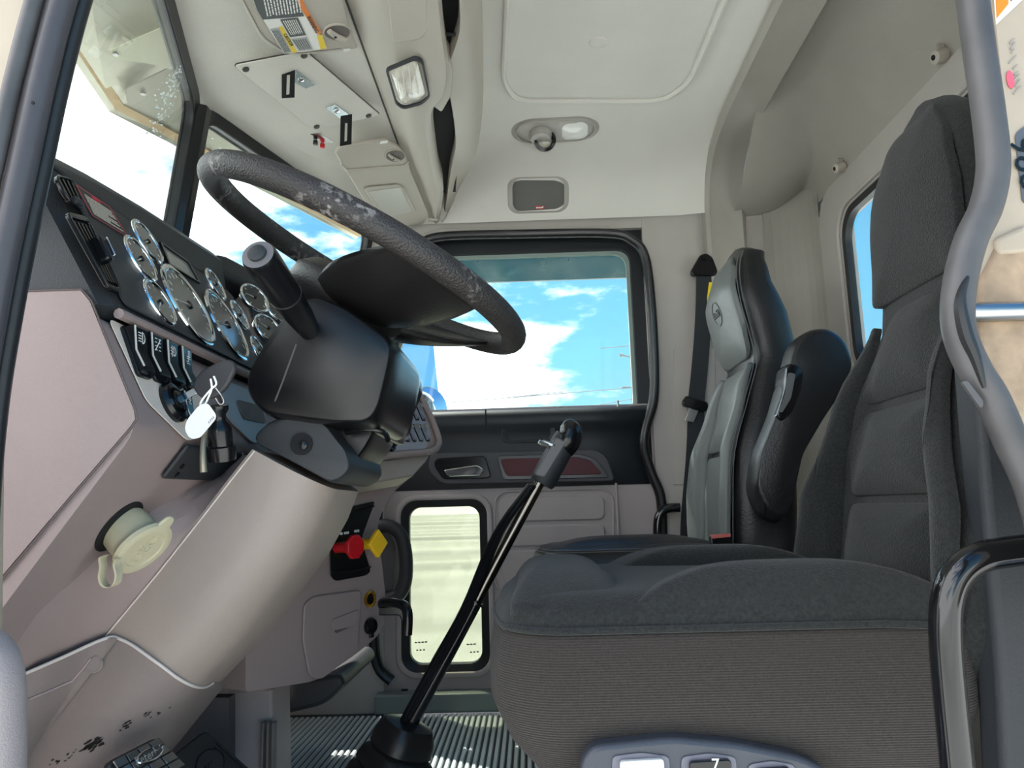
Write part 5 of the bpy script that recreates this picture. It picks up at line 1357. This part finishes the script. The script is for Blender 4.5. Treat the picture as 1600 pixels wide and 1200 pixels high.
# ================================================================ black grab bars
def bar(px, Y, r, label):
    p = bez([U(a, b, Y=Y) for a, b in px], 6)
    return obj('grab_bar', MB().tube(p, r, 14), mat('gloss_black_tube', (16, 17, 20), .12, coat=.4, var=0), None, label=label, cat='grab bar', group='black tube grab bars at the door pillars')
bar(((1700, 850), (1640, 856), (1580, 862), (1530, 872), (1496, 898), (1480, 940), (1478, 1000), (1484, 1080), (1492, 1160), (1502, 1260)), .80, .0155, 'large glossy black tube bar in front of the driver seat side')
bar(((1062, 793), (1045, 794), (1034, 800), (1028, 815), (1028, 850), (1030, 900)), 2.37, .014, 'short glossy black tube bar behind the passenger seat cushion')

# ================================================================ gear shifter
sh = thing('gear_shifter', (-.27, 1.6, .0), 'tall chrome and black gear lever with a grip knob and rubber boot', 'gear shifter')
b0, b1 = U(632, 1150, Y=1.6), U(846, 748, Y=1.6)
obj('lever', MB().tube([b0, (b0+b1)/2, b1], .0115, 14), mat('dark_chrome', (120, 116, 110), .22, metal=1, var=.1), sh)
for k, (dx, dy) in enumerate(((-11, -2), (-17, -4), (-6, -9))):
    pts_ = [U(632+dx*.8, 1150+dy, Y=1.588), U(690+dx*.9, 1040, Y=1.584), U(738+dx*.8, 950, Y=1.582), U(790+dx, 840+dy, Y=1.584), U(838+dx*.6, 758, Y=1.588)]
    obj('air_line', MB().tube(bez(pts_, 5), .006, 8), blackg, sh)
obj('sleeve', MB().tube([b0, b0+(b1-b0)*.25, b0+(b1-b0)*.5], .0135, 14), blackg, sh)
obj('cable_tie', MB().lathe([(.016, -.003), (.0165, 0), (.016, .003)], U(744, 941, Y=1.594), b1-b0, 16), blackg, sh)
obj('tie_tail', MB().tube([U(750, 944, Y=1.58), U(756, 950, Y=1.575)], .0015, 5), blackg, sh)
g0, g1 = U(848, 752, Y=1.6), U(882, 690, Y=1.6)
ga = (g1-g0).normalized()
kb = obj('knob_body', MB().tube([g0-ga*.006, g0, (g0+g1)/2, g1, g1+ga*.012], [.024, .027, .027, .0265, .025], 18), blackp, sh)
obj('knob_face', MB().prism(rnd([U(a, b, Y=1.573) for a, b in ((833, 742), (852, 748), (887, 690), (868, 681))], .008), (0, .02, 0)), mat('grey_knob_face', (96, 94, 94), .35), kb, bevel=.004)
tpk = bez([U(878, 702, Y=1.6), U(886, 690, Y=1.6), U(890, 678, Y=1.6), U(886, 668, Y=1.6), U(879, 662, Y=1.6)], 5)
obj('knob_head', MB().tube(tpk, [.025, .026, .027, .0275, .028, .0285, .0285, .0285, .028, .0275, .027, .0265, .026, .025, .024, .0225, .0205, .018, .015, .011, .006], 18), blackg, sh)
obj('range_switch', MB().box(U(858, 694, Y=1.58), (.03, .014, .010), (.8, 0, -.3), (0, 1, 0)), steel, kb, bevel=.003)
obj('splitter_lever', MB().tube([U(856, 697, Y=1.57), U(842, 690, Y=1.565)], .0045, 8), steel, kb)
# boot
ba = (b1-b0).normalized()
bb = U(640, 1128, Y=1.6)
prof = [(.014, .0), (.045, -.008), (.055, -.03), (.058, -.055), (.052, -.062), (.066, -.072), (.072, -.092), (.064, -.100), (.078, -.110), (.084, -.132), (.076, -.140), (.090, -.150), (.096, -.19)]
bd_ = (ba*.85+V((.0, 0, .4))).normalized()
rows = []
a_ = bd_.orthogonal().normalized(); c_ = bd_.cross(a_)
for r, h in prof:
    rows.append([bb+bd_*(h+.004)+ (a_*math.copysign(abs(math.cos(t))**.7, math.cos(t))+c_*math.copysign(abs(math.sin(t))**.7, math.sin(t)))*r for t in [2*math.pi*k/32 for k in range(32)]])
obj('boot', MB().grid(rows, True, False, True, True), mat('boot_rubber', (34, 33, 33), .35, bump=(150, .15), var=.1), sh, angle=40)

# ================================================================ pedals
def pedal(px, Y0, Y1, label, nm, ma):
    P = [U(px[0][0], px[0][1], Y=Y0), U(px[1][0], px[1][1], Y=Y1), U(px[2][0], px[2][1], Y=Y1), U(px[3][0], px[3][1], Y=Y0)]
    t = thing(nm, P[0]-V((0, 0, .05)), label, 'pedal')
    n = (P[1]-P[0]).cross(P[3]-P[0]).normalized(); n = n if n.dot(CAM-P[0]) > 0 else -n
    obj('pad', MB().prism(rnd(P, .012, 4), -n*.012), ma, t, bevel=.003)
    obj('arm', MB().tube([sum(P, V((0, 0, 0)))/4-n*.012, sum(P, V((0, 0, 0)))/4-n*.03+V((-.10, .02, -.06))], .011, 10), blackp, t)
    return t, P, n
t, P, n = pedal(((168, 1190), (246, 1150), (292, 1196), (196, 1250)), .96, 1.05, 'chrome tiled pedal with an oval badge below the column cover', 'clutch_pedal', rubber)
q = lambda u, v: (P[0]*(1-u)+P[1]*u)*(1-v)+(P[3]*(1-u)+P[2]*u)*v
for i in range(4):
    for j in range(4):
        u0_, v0_ = .06+.23*i, .05+.235*j
        obj('tile', MB().prism([q(u0_, v0_)+n*.0005, q(u0_+.205, v0_)+n*.0005, q(u0_+.205, v0_+.21)+n*.0005, q(u0_, v0_+.21)+n*.0005], n*.003), mat('worn_chrome_tile', (120, 118, 116), .25, metal=.85, var=.2), t, bevel=.0008)
oc = [q(.60, .34)+(q(.85, .34)-q(.60, .34))*math.cos(a*math.pi/12)*.95+(q(.60, .50)-q(.60, .34))*math.sin(a*math.pi/12)*.9+n*.0035 for a in range(24)]
bb_ = obj('badge', MB().prism(oc, n*.0012), mat('pedal_badge', (84, 82, 80), .35, metal=.6), t)
obj('badge_rim', MB().tube([p+n*.0014 for p in oc], .0012, 5, closed=True), chrome, bb_)
text('badge_script', 'Peterbilt', q(.60, .34)+n*.0052, P[1]-P[0], P[0]-P[3], .016, chrome, bb_)
t, P, n = pedal(((270, 1180), (322, 1140), (402, 1210), (340, 1290)), 1.28, 1.36, 'black ribbed rubber pedal beside the chrome tiled one', 'brake_pedal', rubber)
q = lambda u, v: (P[0]*(1-u)+P[1]*u)*(1-v)+(P[3]*(1-u)+P[2]*u)*v
for i in range(9):
    u0_ = .30+.075*i
    obj('tread_rib', MB().prism([q(u0_, .25), q(u0_+.035, .25), q(u0_+.035, .98), q(u0_, .98)], n*.003), rubber, t, smooth=False)
oc = [q(.48, .40)+(q(.80, .40)-q(.48, .40))*math.cos(a*math.pi/12)+(q(.48, .58)-q(.48, .40))*math.sin(a*math.pi/12)+n*.0032 for a in range(24)]
bb_ = obj('badge', MB().prism(oc, n*.001), rubber, t)
obj('badge_rim', MB().tube([p+n*.0012 for p in oc], .0012, 5, closed=True), blacks, bb_)
text('badge_script', 'Peterbilt', q(.48, .40)+n*.0045, P[1]-P[0], P[0]-P[3], .018, blacks, bb_)

# ================================================================ outside
gm = mat('pale_yard', (202, 202, 196), .9, var=.36, varscale=1.0)
_t = gm.node_tree; _mp = _t.nodes.new('ShaderNodeMapping'); _mp.inputs['Scale'].default_value = (.035, .16, 1)
_nz = [n for n in _t.nodes if n.type == 'TEX_NOISE'][0]; _tc = [n for n in _t.nodes if n.type == 'TEX_COORD'][0]
_t.links.new(_tc.outputs['Object'], _mp.inputs[0]); _t.links.new(_mp.outputs[0], _nz.inputs['Vector'])
gr = struct('trim_10', MB().box((0, 0, -1.33), (700, 700, .06)), gm, label='pale gravel yard outside', smooth=False)
gr.name = 'ground'
# exterior windscreen visor in two halves
visT = mat('visor_stainless', (206, 203, 186), .38, metal=.55, var=.10, varscale=5)
visB = mat('visor_brown_reflection', (196, 166, 122), .5, var=.12, varscale=20)  # brown reflection in the stainless, painted as a strip of colour
vis = thing('windscreen_visor', (-.80, 1.6, 1.5), 'stainless outside sun visor above the split windscreen', 'visor')
VC = U(171, 175, Y=1.60); VCt = V((-.745, 1.60, 1.60))
VP = V((VC.x+.36, 2.50, VC.z+.01)); VPt = V((-.47, 2.50, 1.62))
VD = V((VC.x+.17, .62, VC.z+.02)); VDt = V((-.50, .62, 1.62))
for a, at, b, bt in ((VC, VCt, VP, VPt), (VC, VCt, VD, VDt)):
    obj('blade', MB().prism([a, b, bt, at], (0, 0, .004)), visT, vis, smooth=False)
    lp2 = [a, b]
    d = (b-a).normalized(); inw = (at-a); inw = (inw-d*inw.dot(d)).normalized()
    obj('front_lip', MB().prism([a, b, b+V((0, 0, .022))-inw*.004, a+V((0, 0, .022))-inw*.004], inw*.002), visT, vis, smooth=False)
    obj('brown_reflection', MB().prism([a+inw*.016-V((0, 0, .003)), b+inw*.016-V((0, 0, .003)), b+inw*.036-V((0, 0, .003)), a+inw*.036-V((0, 0, .003))], (0, 0, .002)), visB, vis, smooth=False)
nV = (VD-VC).cross(VDt-VC).normalized()
def VQ(x, y, off=0):
    p = UP(x, y, VC, nV); return p+(CAM-p).normalized()*off
nV2 = (VP-VC).cross(VPt-VC).normalized()
def VQ2(x, y, off=0):
    p = UP(x, y, VC, nV2); return p+(CAM-p).normalized()*off
stay = mat('visor_stay', (204, 202, 176), .4, var=.06)
brn = mat('visor_bracket_grey', (150, 146, 130), .35, metal=.4)
q = rnd([VQ(*p, .03) for p in ((170, 80), (270, 36), (300, 118), (236, 100), (176, 92))], .008, 4)
s_ = obj('stay_plate', MB().prism(q, (0, 0, .003)), stay, vis)
obj('stay_bolt', MB().lathe([(.006, 0), (.006, .003), (.002, .004)], VQ(181, 84, .033), (0, 0, -1), 12), steel, s_)
q = [VQ(*p, .02) for p in ((195, 140), (272, 103), (294, 113), (205, 166), (198, 158))]
s_ = obj('hinge_bar', MB().prism(q, (0, 0, .004)), brn, vis)
for a, b in ((224, 145), (275, 115)): obj('hinge_bolt', MB().lathe([(.006, 0), (.006, .004), (.003, .005)], VQ(a, b, .025), (0, 0, -1), 12), steel, s_)
for q in (((284, 195), (312, 170), (316, 205), (300, 203)), ((384, 265), (410, 244), (440, 262), (405, 272))):
    s_ = obj('stay_plate', MB().prism(rnd([VQ2(*p, .03) for p in q], .006, 4), (0, 0, .003)), stay, vis)
    obj('stay_bolt', MB().lathe([(.006, 0), (.006, .003), (.002, .004)], VQ2(q[0][0]+9, q[0][1]+1, .034), (0, 0, -1), 12), steel, s_)
# mirrors on the passenger side
mirm = mat('mirror_glass', (225, 235, 245), .03, metal=1, var=0)
nm_ = V((.76, -.60, .12)).normalized(); ux_ = V((0, 0, 1)).cross(nm_).normalized(); uy_ = nm_.cross(ux_)
c = U(660, 590, Y=2.86)
mr_ = thing('side_mirror', c, 'tall rectangular outside mirror beyond the passenger window', 'mirror')
f = fr(c, ux_, uy_)
obj('housing', MB().prism([f(a, b, -.03) for a, b in rr(.20, .40, .02, 4, -.02, .06)], f.z*.028), blackp, mr_, bevel=.004)
obj('mirror_glass', MB().prism([f(a, b, 0) for a, b in rr(.19, .41, .016, 4, -.02, .05)], f.z*.003), mirm, mr_)
obj('arm', MB().tube([f(0, .2, -.03), f(.1, .2, -.12), V((-.45, 2.5, 1.25))], .012, 8), steel, mr_)
c = U(672, 634, Y=2.72)
mr_ = thing('convex_mirror', c, 'round convex spot mirror beside the tall outside mirror', 'mirror')
nm2 = V((.62, -.76, .18)).normalized()
obj('mirror_shell', MB().lathe([(.02, -.03), (.068, -.012), (.072, .0), (.068, .004)], c, nm2, 36), mat('mirror_rim', (150, 156, 160), .4), mr_)
obj('mirror_glass', MB().lathe([(.068, .0035), (.058, .010), (.04, .015), (.02, .018), (.001, .019)], c, nm2, 36), mirm, mr_)
obj('arm', MB().tube([c-nm2*.03, V((-.45, 2.52, .95))], .010, 8), steel, mr_)
# utility pole and wires
YP = 45.0
pole = thing('utility_pole', V((U(985, 700, Y=YP).x, YP, -1.3)), 'thin distant utility pole with overhead wires seen through the passenger window', 'pole')
woodm = mat('pole_grey', (120, 124, 126), .8)
tp_ = U(985, 553, Y=YP); obj('post', MB().tube([V((tp_.x, YP, -1.3)), tp_], .07, 8), woodm, pole)
obj('crossarm', MB().tube([U(972, 605, Y=YP), U(987, 605, Y=YP)], .05, 6), woodm, pole)
obj('lamp_arm', MB().tube([U(985, 558, Y=YP), U(976, 556, Y=YP), U(968, 553, Y=YP)], .05, 6), woodm, pole)
obj('lamp_head', MB().tube([U(973, 554, Y=YP), U(968, 556, Y=YP)], .10, 6), woodm, pole)
for i, q in enumerate((((690, 630), (780, 623), (880, 612)), ((780, 623), (850, 617), (985, 606)), ((938, 544), (965, 542), (985, 540), (1010, 538)), ((920, 636), (985, 624), (1040, 616)))):
    obj('power_line', MB().tube([U(a, b, Y=YP) for a, b in q], .028, 5), woodm, pole)
